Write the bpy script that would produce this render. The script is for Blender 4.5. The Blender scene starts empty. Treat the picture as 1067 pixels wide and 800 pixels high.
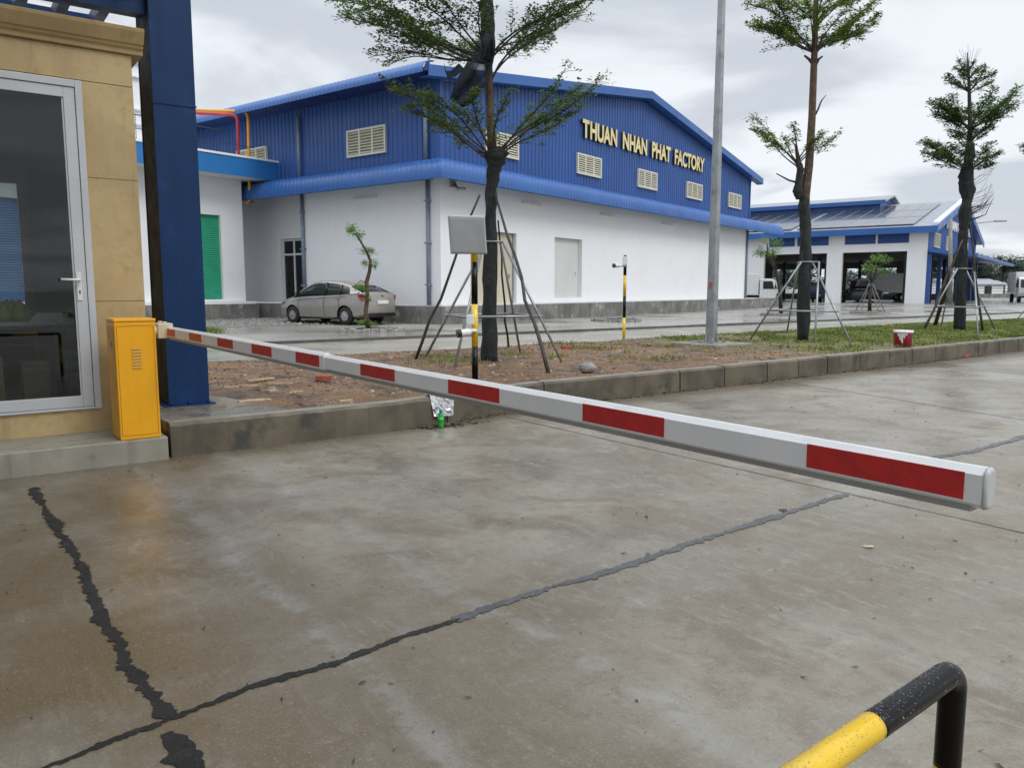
import bpy, bmesh, math, random
from mathutils import Vector, Matrix, noise as mn
R = math.radians
scene = bpy.context.scene
COL = scene.collection
# ------------------------------------------------------------------ survey of the place (camera height, pitch, sight lines)
F, CX, CY, H = 810.0, 533.5, 400.0, 1.45
PITCH = math.atan(98/810)
cp, sp = math.cos(PITCH), math.sin(PITCH)
def ray(u, v):
    x = (u-CX)/F; z = -(v-CY)/F
    return (x, cp+z*sp, -sp+z*cp)
def pt(u, v, Y):
    d = ray(u, v); k = Y/d[1]; return Vector((d[0]*k, Y, H+d[2]*k))
def gnd(u, v, z=0.0):
    d = ray(u, v); k = (z-H)/d[2]; return Vector((d[0]*k, d[1]*k, z))
AZ = R(54)
C = (math.sin(AZ), math.cos(AZ)); N = (-C[1], C[0]); A = (-2.98, 6.67)
def L(a, b, z=0.0): return Vector((A[0]+a*C[0]+b*N[0], A[1]+a*C[1]+b*N[1], z))
def ab(p):
    dx, dy = p[0]-A[0], p[1]-A[1]; return dx*C[0]+dy*C[1], dx*N[0]+dy*N[1]
G = (.602, .799); S = (-.799, .602)
# ------------------------------------------------------------------ materials
def rgb(c): return (c[0], c[1], c[2], 1.0)
class NT:
    def __init__(s, name):
        s.m = bpy.data.materials.new(name); s.m.use_nodes = True
        s.t = s.m.node_tree; s.b = s.t.nodes['Principled BSDF']; s.tc = s.t.nodes.new('ShaderNodeTexCoord')
    def n(s, k, **kw):
        x = s.t.nodes.new('ShaderNode'+k)
        for a, b in kw.items():
            if a.startswith('i_'):
                x.inputs[a[2:].replace('_', ' ')].default_value = b
            else: setattr(x, a, b)
        return x
    def l(s, a, b): s.t.links.new(a, b)
    def co(s, scale=(1, 1, 1), rot=(0, 0, 0), loc=(0, 0, 0), src='Object'):
        m = s.n('Mapping'); s.l(s.tc.outputs[src], m.inputs['Vector'])
        m.inputs['Scale'].default_value = scale; m.inputs['Rotation'].default_value = rot; m.inputs['Location'].default_value = loc
        return m.outputs[0]
    def noise(s, vec, scale, detail=5, rough=.55, dist=0):
        x = s.n('TexNoise'); s.l(vec, x.inputs['Vector'])
        x.inputs['Scale'].default_value = scale; x.inputs['Detail'].default_value = detail
        x.inputs['Roughness'].default_value = rough; x.inputs['Distortion'].default_value = dist
        return x.outputs['Fac']
    def ramp(s, fac, a, b, c0=0.0, c1=1.0):
        x = s.n('MapRange'); s.l(fac, x.inputs[0]) if not isinstance(fac, float) else None
        x.inputs[1].default_value = a; x.inputs[2].default_value = b; x.inputs[3].default_value = c0; x.inputs[4].default_value = c1
        x.interpolation_type = 'SMOOTHSTEP'
        return x.outputs[0]
    def mix(s, fac, a, b):
        x = s.n('Mix', data_type='RGBA')
        if isinstance(fac, (int, float)): x.inputs[0].default_value = fac
        else: s.l(fac, x.inputs[0])
        for v, i in ((a, 6), (b, 7)):
            if isinstance(v, tuple): x.inputs[i].default_value = rgb(v)
            else: s.l(v, x.inputs[i])
        return x.outputs[2]
    def math(s, op, a, b=0.0):
        x = s.n('Math', operation=op)
        for v, i in ((a, 0), (b, 1)):
            if isinstance(v, (int, float)): x.inputs[i].default_value = v
            else: s.l(v, x.inputs[i])
        return x.outputs[0]
    def bump(s, h, strength=.3, dist=.01):
        x = s.n('Bump'); x.inputs['Strength'].default_value = strength; x.inputs['Distance'].default_value = dist
        s.l(h, x.inputs['Height']); s.l(x.outputs[0], s.b.inputs['Normal'])
MATS = {}
def mat(name, c, rough=.55, metal=0.0, var=.12, scale=3.0, c2=None, c2a=.55, c2b=.75, c2s=2.0, bump=.15, bscale=60, bdist=.004, streak=0.0, coat=0.0, rvar=.08, alpha=None, spec=.5):
    t = NT(name); v = t.co()
    n1 = t.noise(v, scale)
    col = t.mix(t.ramp(n1, .3, .7), tuple(x*(1-var) for x in c), tuple(min(1, x*(1+var)) for x in c))
    if c2: col = t.mix(t.ramp(t.noise(v, c2s, 7, .65), c2a, c2b), col, c2)
    if streak:
        sv = t.co(scale=(1, 1, .06)); col = t.mix(t.math('MULTIPLY', t.ramp(t.noise(sv, 7, 4, .6), .5, .72), streak), col, tuple(x*.45 for x in c))
    t.l(col, t.b.inputs['Base Color'])
    t.l(t.ramp(t.noise(v, scale*2.3), .3, .7, max(.02, rough-rvar), min(1, rough+rvar)), t.b.inputs['Roughness'])
    t.b.inputs['Metallic'].default_value = metal
    t.b.inputs['Specular IOR Level'].default_value = spec
    t.b.inputs['Coat Weight'].default_value = coat
    if alpha is not None: t.b.inputs['Alpha'].default_value = alpha
    if bump: t.bump(t.noise(v, bscale, 6, .6), bump, bdist)
    MATS[name] = t.m
    return t.m
# ------------------------------------------------------------------ mesh building
class MB:
    def __init__(s): s.v = []; s.f = []; s.mi = []; s.m = 0; s.sm = []
    def add(s, vs, fs, smooth=False):
        o = len(s.v); s.v += [tuple(v) for v in vs]
        for f in fs: s.f.append(tuple(o+i for i in f)); s.mi.append(s.m); s.sm.append(smooth)
        return s
    def quad(s, a, b, c, d): return s.add([a, b, c, d], [(0, 1, 2, 3)])
    def poly(s, pts): return s.add(pts, [tuple(range(len(pts)))])
    def hexa(s, p): # 8 pts: bottom 4, top 4
        return s.add(p, [(0, 3, 2, 1), (4, 5, 6, 7), (0, 1, 5, 4), (1, 2, 6, 5), (2, 3, 7, 6), (3, 0, 4, 7)])
    def boxf(s, fr, t0, t1, o0, o1, z0, z1):
        return s.hexa([fr(t0, o0, z0), fr(t1, o0, z0), fr(t1, o1, z0), fr(t0, o1, z0), fr(t0, o0, z1), fr(t1, o0, z1), fr(t1, o1, z1), fr(t0, o1, z1)])
    def box(s, x0, x1, y0, y1, z0, z1):
        return s.boxf(lambda t, o, z: Vector((t, o, z)), x0, x1, y0, y1, z0, z1)
    def extr(s, fr, prof, t0, t1): # prof list of (o,z) closed, extruded along t
        n = len(prof)
        vs = [fr(t0, o, z) for o, z in prof]+[fr(t1, o, z) for o, z in prof]
        fs = [(i, (i+1) % n, n+(i+1) % n, n+i) for i in range(n)]+[tuple(range(n))[::-1], tuple(range(n, 2*n))]
        return s.add(vs, fs)
    def tube(s, pts, rad, n=8, caps=True, smooth=True):
        pts = [Vector(p) for p in pts]
        if not hasattr(rad, '__len__'): rad = [rad]*len(pts)
        o = len(s.v); up = None
        for i, p in enumerate(pts):
            d = (pts[min(i+1, len(pts)-1)]-pts[max(i-1, 0)]).normalized()
            if up is None:
                up = Vector((0, 0, 1)) if abs(d.z) < .9 else Vector((1, 0, 0))
            x = d.cross(up).normalized(); y = x.cross(d).normalized(); up = y
            for k in range(n):
                a = 2*math.pi*k/n; s.v.append(tuple(p+(x*math.cos(a)+y*math.sin(a))*rad[i]))
        for i in range(len(pts)-1):
            for k in range(n):
                s.f.append((o+i*n+k, o+i*n+(k+1) % n, o+(i+1)*n+(k+1) % n, o+(i+1)*n+k)); s.mi.append(s.m); s.sm.append(smooth)
        if caps:
            s.f.append(tuple(o+k for k in range(n))[::-1]); s.mi.append(s.m); s.sm.append(False)
            e = o+(len(pts)-1)*n; s.f.append(tuple(e+k for k in range(n))); s.mi.append(s.m); s.sm.append(False)
        return s
    def rings(s, rings, caps=True, smooth=True):
        n = len(rings[0]); o = len(s.v)
        for r in rings: s.v += [tuple(p) for p in r]
        for i in range(len(rings)-1):
            for k in range(n):
                s.f.append((o+i*n+k, o+i*n+(k+1) % n, o+(i+1)*n+(k+1) % n, o+(i+1)*n+k)); s.mi.append(s.m); s.sm.append(smooth)
        if caps:
            s.f.append(tuple(o+k for k in range(n))[::-1]); s.mi.append(s.m); s.sm.append(False)
            e = o+(len(rings)-1)*n; s.f.append(tuple(e+k for k in range(n))); s.mi.append(s.m); s.sm.append(False)
        return s
    def lathe(s, c, prof, n=24, smooth=True):
        c = Vector(c)
        return s.rings([[c+Vector((r*math.cos(2*math.pi*k/n), r*math.sin(2*math.pi*k/n), z)) for k in range(n)] for r, z in prof], True, smooth)
    def sheet(s, g, smooth=True): # grid of points g[i][j]
        m = len(g[0]); o = len(s.v)
        for r in g: s.v += [tuple(p) for p in r]
        for i in range(len(g)-1):
            for j in range(m-1):
                s.f.append((o+i*m+j, o+i*m+j+1, o+(i+1)*m+j+1, o+(i+1)*m+j)); s.mi.append(s.m); s.sm.append(smooth)
        return s
    def build(s, name, mats, parent=None, loc=None, label=None, cat=None, group=None, kind=None, bevel=0, seg=2, fix=True):
        off = Vector(parent['_w']) if parent is not None else Vector(loc if loc is not None else (0, 0, 0))
        me = bpy.data.meshes.new(name)
        me.from_pydata([tuple(Vector(v)-off) for v in s.v], [], s.f); me.update()
        for m in (mats if isinstance(mats, (list, tuple)) else [mats]): me.materials.append(m)
        me.polygons.foreach_set('material_index', s.mi); me.polygons.foreach_set('use_smooth', s.sm)
        if fix:
            bm = bmesh.new(); bm.from_mesh(me); bmesh.ops.recalc_face_normals(bm, faces=bm.faces); bm.to_mesh(me); bm.free()
        o = bpy.data.objects.new(name, me); COL.objects.link(o)
        o['_w'] = tuple(off)
        if parent is not None: o.parent = parent
        else: o.location = off
        tag(o, label, cat, group, kind)
        if bevel:
            b = o.modifiers.new('bevel', 'BEVEL'); b.width = bevel; b.segments = seg; b.limit_method = 'ANGLE'; b.angle_limit = R(40)
        return o
def tag(o, label=None, cat=None, group=None, kind=None):
    if label: o['label'] = label
    if cat: o['category'] = cat
    if group: o['group'] = group
    if kind: o['kind'] = kind
def thing(name, loc, label, cat, group=None):
    o = bpy.data.objects.new(name, None); COL.objects.link(o); o.location = loc; o['_w'] = tuple(loc); o.empty_display_size = .2
    tag(o, label, cat, group); return o
def frame(P, D, O=None):
    if O is None: O = (D[1], -D[0])
    P = Vector((P[0], P[1], 0))
    return lambda t, o, z: Vector((P.x+D[0]*t+O[0]*o, P.y+D[1]*t+O[1]*o, z))
def wall_holes(mb, fr, t0, t1, z0, z1, o0, o1, holes):
    ts = sorted({t0, t1, *[h[0] for h in holes], *[h[1] for h in holes]})
    for a, b in zip(ts, ts[1:]):
        hs = sorted([h for h in holes if h[0] <= a+1e-6 and h[1] >= b-1e-6], key=lambda h: h[2])
        z = z0
        for h in hs:
            if h[2] > z+1e-4: mb.boxf(fr, a, b, o0, o1, z, h[2])
            z = h[3]
        if z < z1-1e-4: mb.boxf(fr, a, b, o0, o1, z, z1)
    return mb
def text_mesh(body, size, extrude, mats, name, parent, place, xs=1.0, bold=.02, kind=None, align='LEFT'):
    cu = bpy.data.curves.new('txt', 'FONT'); cu.body = body; cu.size = size; cu.extrude = extrude; cu.offset = bold; cu.align_x = align
    o = bpy.data.objects.new('txt', cu); COL.objects.link(o)
    dg = bpy.context.evaluated_depsgraph_get(); me = bpy.data.meshes.new_from_object(o.evaluated_get(dg))
    bpy.data.objects.remove(o)
    off = Vector(parent['_w'])
    for v in me.vertices: v.co = Vector(place(v.co.x*xs, v.co.y, v.co.z))-off
    me.name = name; me.materials.clear()
    for m in mats: me.materials.append(m)
    for p in me.polygons: p.material_index = 0
    ob = bpy.data.objects.new(name, me); COL.objects.link(ob); ob.parent = parent; ob['_w'] = tuple(off)
    return ob
# ------------------------------------------------------------------ material set
WHITE = mat('white_wall_paint', (.78, .785, .80), .6, var=.02, scale=.6, c2=(.70, .70, .70), c2a=.6, c2b=.8, c2s=.35, streak=.04, bump=.08, bscale=30)
BLUE = mat('blue_steel_sheet', (.020, .080, .28), .42, var=.08, scale=.5, streak=.12, bump=0, rvar=.06)
BLUEROOF = mat('blue_ridge_sheet', (.028, .105, .33), .4, var=.08, scale=.5, bump=0)
FASCIA = mat('bright_blue_fascia', (.022, .16, .42), .45, var=.05, scale=.8, streak=.1, bump=0)
COLBLUE = mat('column_blue_paint', (.003, .026, .095), .42, var=.10, scale=2, bump=.10, bscale=7, bdist=.003, c2=(.010, .045, .14), c2s=3, spec=.25, streak=.3)
BLACKST = mat('black_steel', (.006, .006, .007), .6, bump=.05)
CREAM = mat('cream_metal', (.62, .60, .50), .5, var=.05, bump=0)
GOLD = mat('gold_letter_face', (.74, .63, .33), .32, metal=.25, var=.1, bump=0)
LETSIDE = mat('letter_side', (.05, .04, .02), .4, bump=0)
PLINTH = mat('stained_plinth_concrete', (.17, .165, .155), .7, var=.3, scale=1.4, c2=(.38, .37, .35), c2a=.56, c2b=.7, c2s=1.6, streak=.7, bump=.4, bscale=30)
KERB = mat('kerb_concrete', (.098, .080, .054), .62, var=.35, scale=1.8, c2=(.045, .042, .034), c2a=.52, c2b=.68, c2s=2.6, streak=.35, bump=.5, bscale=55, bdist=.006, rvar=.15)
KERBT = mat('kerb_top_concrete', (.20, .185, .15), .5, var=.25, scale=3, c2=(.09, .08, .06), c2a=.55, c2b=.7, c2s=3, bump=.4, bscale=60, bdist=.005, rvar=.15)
BOOTHP = mat('booth_plinth_paint', (.27, .255, .205), .6, var=.12, scale=3, c2=(.14, .13, .10), c2a=.58, c2b=.72, c2s=4, streak=.5, bump=.5, bscale=35, bdist=.006)
STUCCO = None
CABY = mat('cabinet_yellow', (.82, .38, .005), .38, var=.03, scale=4, bump=.05, bscale=300, bdist=.001, coat=.15, spec=.35, c2=(.50, .22, .03), c2a=.60, c2b=.82, c2s=4, streak=.10)
ARMW = mat('arm_white', (.74, .745, .75), .34, var=.03, scale=5, bump=.04, bscale=12, bdist=.002, c2=(.56, .55, .52), c2a=.60, c2b=.8, c2s=7)
ARMG = mat('arm_grey_rubber', (.28, .275, .26), .5, bump=0)
RED = mat('reflective_red', (.46, .012, .012), .45, var=.12, scale=30, bump=.1, bscale=500, bdist=.0005)
ORED = mat('reflective_orange_red', (.50, .07, .012), .45, var=.12, scale=30, bump=0)
CREAMP = mat('cream_plastic', (.55, .50, .36), .4, var=.1, bump=0)
PIPEY = mat('pipe_yellow', (.68, .44, .010), .22, var=.08, scale=12, bump=.2, bscale=160, bdist=.0012, coat=.3, c2=(.30, .17, .01), c2a=.66, c2b=.74, c2s=26)
PIPEK = mat('pipe_black', (.004, .004, .004), .20, var=.2, bump=.25, bscale=160, bdist=.0015, spec=.22)
GALV = mat('galvanised_steel', (.30, .32, .33), .42, metal=.55, var=.15, scale=3, c2=(.20, .21, .22), c2a=.5, c2b=.7, c2s=5, bump=.05, streak=.15)
GREYBOX = mat('grey_plastic_box', (.34, .35, .36), .45, var=.05, scale=2, bump=.03, streak=.15)
WPLAS = mat('white_plastic', (.66, .67, .67), .35, var=.05, bump=0)
BPLAS = mat('black_plastic', (.012, .012, .013), .25, bump=0)
UPVC = mat('white_upvc', (.46, .48, .50), .32, var=.05, bump=0, scale=2)
DARKIN = mat('dark_interior', (.05, .045, .04), .7, var=.2, bump=0)
GREYIN = mat('grey_interior', (.16, .155, .145), .7, var=.1, bump=0)
BARK = mat('brown_bark', (.085, .055, .035), .85, var=.35, scale=9, c2=(.17, .12, .085), c2a=.55, c2b=.7, c2s=14, bump=.8, bscale=30, bdist=.01)
BARKD = mat('dark_wet_wood', (.035, .026, .021), .6, var=.4, scale=10, bump=.7, bscale=40, bdist=.006, c2=(.09, .07, .05), c2a=.6, c2b=.75, c2s=12)
NETM = mat('black_shade_net', (.009, .012, .012), .8, var=.4, scale=20, c2=(.024, .034, .034), c2a=.5, c2b=.7, c2s=14, bump=.8, bscale=90, bdist=.01)
TYRE = mat('tyre_rubber', (.012, .012, .012), .7, bump=0)
RIM = mat('alloy_rim', (.42, .42, .43), .35, metal=.7, bump=0)
CARP = mat('champagne_car_paint', (.33, .305, .28), .34, metal=.4, var=.02, bump=0, coat=.5)
REDL = mat('red_lens', (.20, .03, .03), .15, bump=0)
ROCK = mat('grey_rock', (.22, .21, .20), .8, var=.3, scale=8, bump=.8, bscale=14, bdist=.02)
BRICK = mat('red_brick', (.30, .07, .035), .7, var=.25, scale=12, bump=.5, bscale=40)
WOODP = mat('pale_scrap_wood', (.42, .34, .22), .7, var=.25, scale=9, bump=.4, bscale=30, c2=(.16, .12, .08), c2a=.55, c2b=.7, c2s=6)
GREENSH = mat('green_shutter_paint', (.02, .30, .17), .4, var=.06, bump=0)
WINGREY = mat('pale_door_paint', (.58, .58, .56), .5, var=.04, scale=1, streak=.12, bump=0)
BEIGED = mat('beige_door_paint', (.52, .47, .36), .5, var=.05, scale=1, streak=.15, bump=0)
def glass(name, tint, rough=.02, mixf=.55):
    t = NT(name)
    tr = t.n('BsdfTransparent'); tr.inputs[0].default_value = rgb(tint)
    gl = t.n('BsdfGlossy'); gl.inputs['Roughness'].default_value = rough; gl.inputs[0].default_value = (.95, .97, 1, 1)
    fr = t.n('Fresnel'); fr.inputs[0].default_value = 1.5
    f2 = t.math('ADD', t.math('MULTIPLY', fr.outputs[0], mixf), .025)
    mx = t.n('MixShader'); t.l(f2, mx.inputs[0]); t.l(tr.outputs[0], mx.inputs[1]); t.l(gl.outputs[0], mx.inputs[2])
    out = [n for n in t.t.nodes if n.type == 'OUTPUT_MATERIAL'][0]; t.l(mx.outputs[0], out.inputs['Surface'])
    return t.m
GLASS = glass('door_glass', (.70, .72, .71), .01, .24)
CARGL = mat('car_window_glass', (.012, .02, .018), .06, bump=0, spec=.9)
DARKGL = mat('dark_window_glass', (.012, .014, .016), .1, bump=0)
def stucco():
    t = NT('ochre_textured_paint'); v = t.co()
    n1 = t.noise(v, 1.6, 6, .6); n2 = t.noise(v, 9, 6, .7)
    sv = t.co(scale=(1, 1, .1)); n3 = t.noise(sv, 5, 5, .65)
    c = t.mix(t.ramp(n1, .35, .7), (.37, .265, .125), (.47, .345, .17))
    c = t.mix(t.ramp(n2, .5, .75), c, (.35, .24, .10))
    c = t.mix(t.math('MULTIPLY', t.ramp(n3, .52, .7), .4), c, (.20, .145, .075))
    vo = t.n('TexVoronoi'); vo.inputs['Scale'].default_value = 55; t.l(v, vo.inputs['Vector'])
    c = t.mix(t.math('MULTIPLY', t.ramp(vo.outputs['Distance'], .06, .16, 1, 0), .35), c, (.15, .10, .045))
    t.l(c, t.b.inputs['Base Color']); t.b.inputs['Roughness'].default_value = .55
    t.bump(t.noise(v, 70, 7, .7), .35, .004); return t.m
STUCCO = stucco()
# leaves
def leafmat(name, c0, c1):
    t = NT(name); v = t.co()
    g = t.n('NewGeometry')
    c = t.mix(t.ramp(g.outputs['Random Per Island'], 0, 1), c0, c1)
    c = t.mix(t.ramp(t.noise(v, 1.1, 3), .35, .65), c, tuple(x*.7 for x in c0))
    t.l(c, t.b.inputs['Base Color']); t.b.inputs['Roughness'].default_value = .42
    tl = t.n('BsdfTranslucent'); t.l(c, tl.inputs[0])
    mx = t.n('MixShader'); mx.inputs[0].default_value = .45; t.l(t.b.outputs[0], mx.inputs[1]); t.l(tl.outputs[0], mx.inputs[2])
    out = [n for n in t.t.nodes if n.type == 'OUTPUT_MATERIAL'][0]; t.l(mx.outputs[0], out.inputs['Surface'])
    return t.m
LEAF1 = leafmat('dark_green_leaf', (.075, .14, .028), (.19, .29, .06))
LEAF2 = leafmat('olive_green_leaf', (.12, .19, .028), (.27, .37, .06))
LEAF3 = leafmat('blue_green_leaf', (.07, .14, .04), (.17, .27, .075))
LEAFB = leafmat('bright_green_leaf', (.12, .24, .03), (.25, .42, .08))
LEAFF = leafmat('far_tree_leaf', (.07, .10, .075), (.11, .15, .11))  # greyed green, distance haze is put into the leaf colour
GRASSM = leafmat('grass_blade', (.13, .18, .03), (.34, .36, .09))
# ------------------------------------------------------------------ ground surfaces
zr = AZ
def ground_obj(name, mb, m, kind='structure', label=None, cat=None):
    """mesh given in kerb coordinates (a along the kerb, b away from the camera side)"""
    me = bpy.data.meshes.new(name); me.from_pydata(mb.v, [], mb.f); me.update()
    for x in (m if isinstance(m, list) else [m]): me.materials.append(x)
    me.polygons.foreach_set('material_index', mb.mi); me.polygons.foreach_set('use_smooth', mb.sm)
    bm = bmesh.new(); bm.from_mesh(me); bmesh.ops.recalc_face_normals(bm, faces=bm.faces); bm.to_mesh(me); bm.free()
    o = bpy.data.objects.new(name, me); COL.objects.link(o)
    o.location = (A[0], A[1], 0); o.rotation_euler = (0, 0, math.pi/2-AZ)
    tag(o, label, cat, None, kind); return o
def kb(a):
    P = [(-60, -.03), (2.2, -.03), (3.2, .2), (4.2, .42), (8, .46), (20, .78), (60, 1.9), (160, 5)]
    for (x0, y0), (x1, y1) in zip(P, P[1:]):
        if a <= x1: return y0+(y1-y0)*(a-x0)/(x1-x0)
    return P[-1][1]
def road_mat():
    t = NT('wet_road_concrete'); v = t.co()
    big = t.noise(v, .33, 4, .6, .4); mid = t.noise(v, 1.7, 7, .62, .6); fine = t.noise(v, 38, 8, .7)
    sw = t.noise(t.co(scale=(5, 1, 1), rot=(0, 0, R(35))), 3.5, 6, .65, 1.2)
    c = t.mix(t.ramp(big, .38, .62), (.172, .150, .112), (.240, .216, .172))
    c = t.mix(t.ramp(mid, .42, .66), c, (.140, .114, .078))
    c = t.mix(t.math('MULTIPLY', t.ramp(sw, .5, .7), .45), c, (.27, .255, .225))
    m8 = t.noise(v, 11, 7, .72, .3)
    c = t.mix(t.math('MULTIPLY', t.ramp(m8, .50, .66), .45), c, (.115, .098, .075))
    c = t.mix(t.math('MULTIPLY', t.ramp(m8, .44, .32), .35), c, (.33, .31, .27))
    vor = t.n('TexVoronoi'); vor.inputs['Scale'].default_value = 5.5; t.l(v, vor.inputs['Vector'])
    c = t.mix(t.math('MULTIPLY', t.ramp(vor.outputs['Distance'], .03, .09, 1, 0), t.ramp(t.noise(v, 1.1, 3), .5, .6, 0, .6)), c, (.05, .045, .038))
    sep = t.n('SeparateXYZ'); t.l(t.tc.outputs['Object'], sep.inputs[0])
    a, b = sep.outputs[0], sep.outputs[1]
    # muddy brown film next to the booth, with the booth's reflection painted in
    mud_reflection = t.math('MULTIPLY', t.ramp(a, -1.0, 1.4, 1, 0), t.ramp(t.noise(v, .9, 5, .6), .3, .62))
    c = t.mix(t.math('MULTIPLY', mud_reflection, .85), c, (.115, .080, .036))
    # pale drag streaks across the slab
    wob = t.math('MULTIPLY', t.math('SUBTRACT', t.noise(v, 1.0, 7, .75), .5), .55)
    for a0, w, k in ((-.30, .07, .38), (.42, .08, .36), (1.5, .05, .18), (5.2, .1, .2), (7.0, .08, .2)):
        d = t.math('ABSOLUTE', t.math('ADD', t.math('SUBTRACT', a, a0), wob))
        m_ = t.math('MULTIPLY', t.ramp(d, 0, w*1.6, 1, 0), t.ramp(t.noise(v, 4.0, 8, .8), .40, .58, 0, k))
        c = t.mix(m_, c, (.29, .30, .30))
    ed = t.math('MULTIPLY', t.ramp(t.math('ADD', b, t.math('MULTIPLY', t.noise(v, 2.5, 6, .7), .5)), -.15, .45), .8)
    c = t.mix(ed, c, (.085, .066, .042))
    sp = t.noise(v, 95, 5, .8)
    c = t.mix(t.math('MULTIPLY', t.ramp(sp, .56, .68), .6), c, (.05, .043, .034))
    c = t.mix(t.math('MULTIPLY', t.ramp(sp, .44, .34), .5), c, (.42, .40, .36))
    # efflorescence spots
    c = t.mix(t.math('MULTIPLY', t.ramp(t.noise(v, 2.6, 10, .85, 1), .63, .69), .75), c, (.40, .385, .35))
    c = t.mix(t.math('MULTIPLY', t.ramp(fine, .56, .70), .45), c, (.075, .066, .052))
    c = t.mix(t.math('MULTIPLY', t.ramp(fine, .44, .32), .3), c, (.33, .31, .27))
    t.l(c, t.b.inputs['Base Color'])
    t.l(t.ramp(t.noise(v, .75, 6, .6, .5), .35, .66, .17, .48), t.b.inputs['Roughness'])
    t.b.inputs['Specular IOR Level'].default_value = .42
    h = t.math('ADD', t.math('MULTIPLY', fine, .6), t.math('MULTIPLY', sw, .8))
    t.bump(h, .5, .007)
    return t.m
def wet_ground(name, c0, c1, grit, gs=20, rough=(.2, .6), bump=.3, bd=.01, ps=.5):
    t = NT(name); v = t.co()
    c = t.mix(t.ramp(t.noise(v, ps, 6, .62, .5), .4, .62), c0, c1)
    c = t.mix(t.math('MULTIPLY', t.ramp(t.noise(v, gs, 7, .7), .5, .66), .7), c, grit)
    t.l(c, t.b.inputs['Base Color'])
    t.l(t.ramp(t.noise(v, ps*1.4, 5, .6), .38, .62, rough[0], rough[1]), t.b.inputs['Roughness'])
    t.bump(t.noise(v, gs*1.5, 7, .7), bump, bd); return t.m
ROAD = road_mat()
INNER = wet_ground('inner_road_concrete', (.30, .275, .23), (.24, .22, .185), (.16, .145, .12), 14, (.22, .5), .2, .006)
YARD = wet_ground('yard_concrete', (.29, .275, .24), (.20, .19, .17), (.11, .10, .085), 9, (.12, .5), .3, .01, .22)
GRAVEL = wet_ground('yard_gravel', (.17, .16, .14), (.23, .215, .185), (.07, .065, .055), 26, (.5, .8), 1.0, .03)
WIDE = wet_ground('wide_ground', (.18, .17, .13), (.12, .13, .08), (.10, .09, .07), 3, (.4, .8), .2, .02, .05)
def soil_mat():
    t = NT('verge_soil'); v = t.co()
    c = t.mix(t.ramp(t.noise(v, 1.0, 6, .65, .4), .38, .62), (.150, .084, .042), (.215, .125, .062))
    c = t.mix(t.ramp(t.noise(v, 2.4, 7, .7, .6), .5, .62), c, (.062, .044, .030))
    sep = t.n('SeparateXYZ'); t.l(t.tc.outputs['Object'], sep.inputs[0])
    gm = t.math('MULTIPLY', t.ramp(t.math('ADD', sep.outputs[0], t.math('MULTIPLY', t.noise(v, .7, 6, .7), 5.0)), 11.5, 16.0), t.ramp(t.noise(v, 2.0, 5, .7), .3, .5))
    c = t.mix(t.math('MULTIPLY', gm, .75), c, (.105, .125, .030))
    c = t.mix(t.math('MULTIPLY', t.ramp(t.noise(v, 30, 7, .75), .54, .66), .6), c, (.04, .028, .018))
    c = t.mix(t.math('MULTIPLY', t.ramp(t.noise(v, 42, 7, .75), .62, .70), .6), c, (.33, .24, .15))
    t.l(c, t.b.inputs['Base Color']); t.l(t.ramp(t.noise(v, 3, 4), .4, .6, .5, .85), t.b.inputs['Roughness'])
    t.bump(t.noise(v, 24, 8, .75), 1.0, .03); return t.m
SOIL = soil_mat()
TAR = wet_ground('tar_joint', (.010, .010, .010), (.018, .017, .016), (.035, .034, .032), 60, (.4, .6), .9, .008, 8); TAR.node_tree.nodes['Principled BSDF'].inputs['Specular IOR Level'].default_value = .3
TARG = wet_ground('grey_tar_joint', (.055, .056, .062), (.075, .076, .082), (.10, .10, .10), 40, (.22, .4), .5, .005, 8)
JOINT = mat('saw_joint', (.06, .055, .05), .7, bump=0)

g = MB(); g.quad((-900, -700, -.06), (1400, -700, -.06), (1400, 1500, -.06), (-900, 1500, -.06)); ground_obj('ground', g, WIDE)
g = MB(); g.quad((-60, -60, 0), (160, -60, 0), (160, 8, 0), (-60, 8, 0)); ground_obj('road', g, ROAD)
# inner road and yard: ground sheets with a small kerb step between them
g = MB(); g.boxf(lambda t, o, z: Vector((t, o, z)), -60, 170, 6.25, 9.72, -.05, .262); ground_obj('inner_road', g, INNER)
g = MB(); g.boxf(lambda t, o, z: Vector((t, o, z)), -60, 170, 9.72, 9.86, -.05, .325); ground_obj('inner_kerb', g, mat('dark_wet_kerb', (.09, .085, .075), .6, var=.3, bump=.4, c2=(.03, .03, .028), c2s=3))
g = MB(); g.boxf(lambda t, o, z: Vector((t, o, z)), -60, 220, 9.86, 190, -.05, .30); ground_obj('yard', g, YARD)
# gravelly patch beside the car
def gravelpatch():
    mb = MB(); rnd = random.Random(5); c0 = ab(gnd(300, 335, .3)); n = 40; rim = []
    for i in range(n):
        an = 2*math.pi*i/n; r = 1+.25*mn.noise((math.cos(an)*2, math.sin(an)*2, 3))
        rim.append((c0[0]+6.2*r*math.cos(an), c0[1]-.3+3.4*r*math.sin(an), .304))
    mb.poly(rim); return mb
ground_obj('gravel_patch', gravelpatch(), GRAVEL)
# verge with uneven soil
def vz(a, b):
    e = min(1, max(0, (b-kb(a)-.2)/.5))*min(1, max(0, (6.25-b)/.4))
    base = .262+.03*e
    return base+e*(.045*mn.noise((a*.6, b*.6, 0))+.03*mn.noise((a*2.1, b*2.1, 5))+.018*mn.noise((a*6, b*6, 9)))
g = MB(); rows = []
aa = [-.0+.0]; 
a = 0.0; aa = []
while a < 60: aa.append(a); a += .09 if a < 9 else .22
for a in aa:
    b0 = kb(a)+.16; rows.append([(a, b0+(6.25-b0)*j/56, vz(a, b0+(6.25-b0)*j/56)) for j in range(57)])
g.sheet(rows); ground_obj('verge', g, SOIL)
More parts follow.
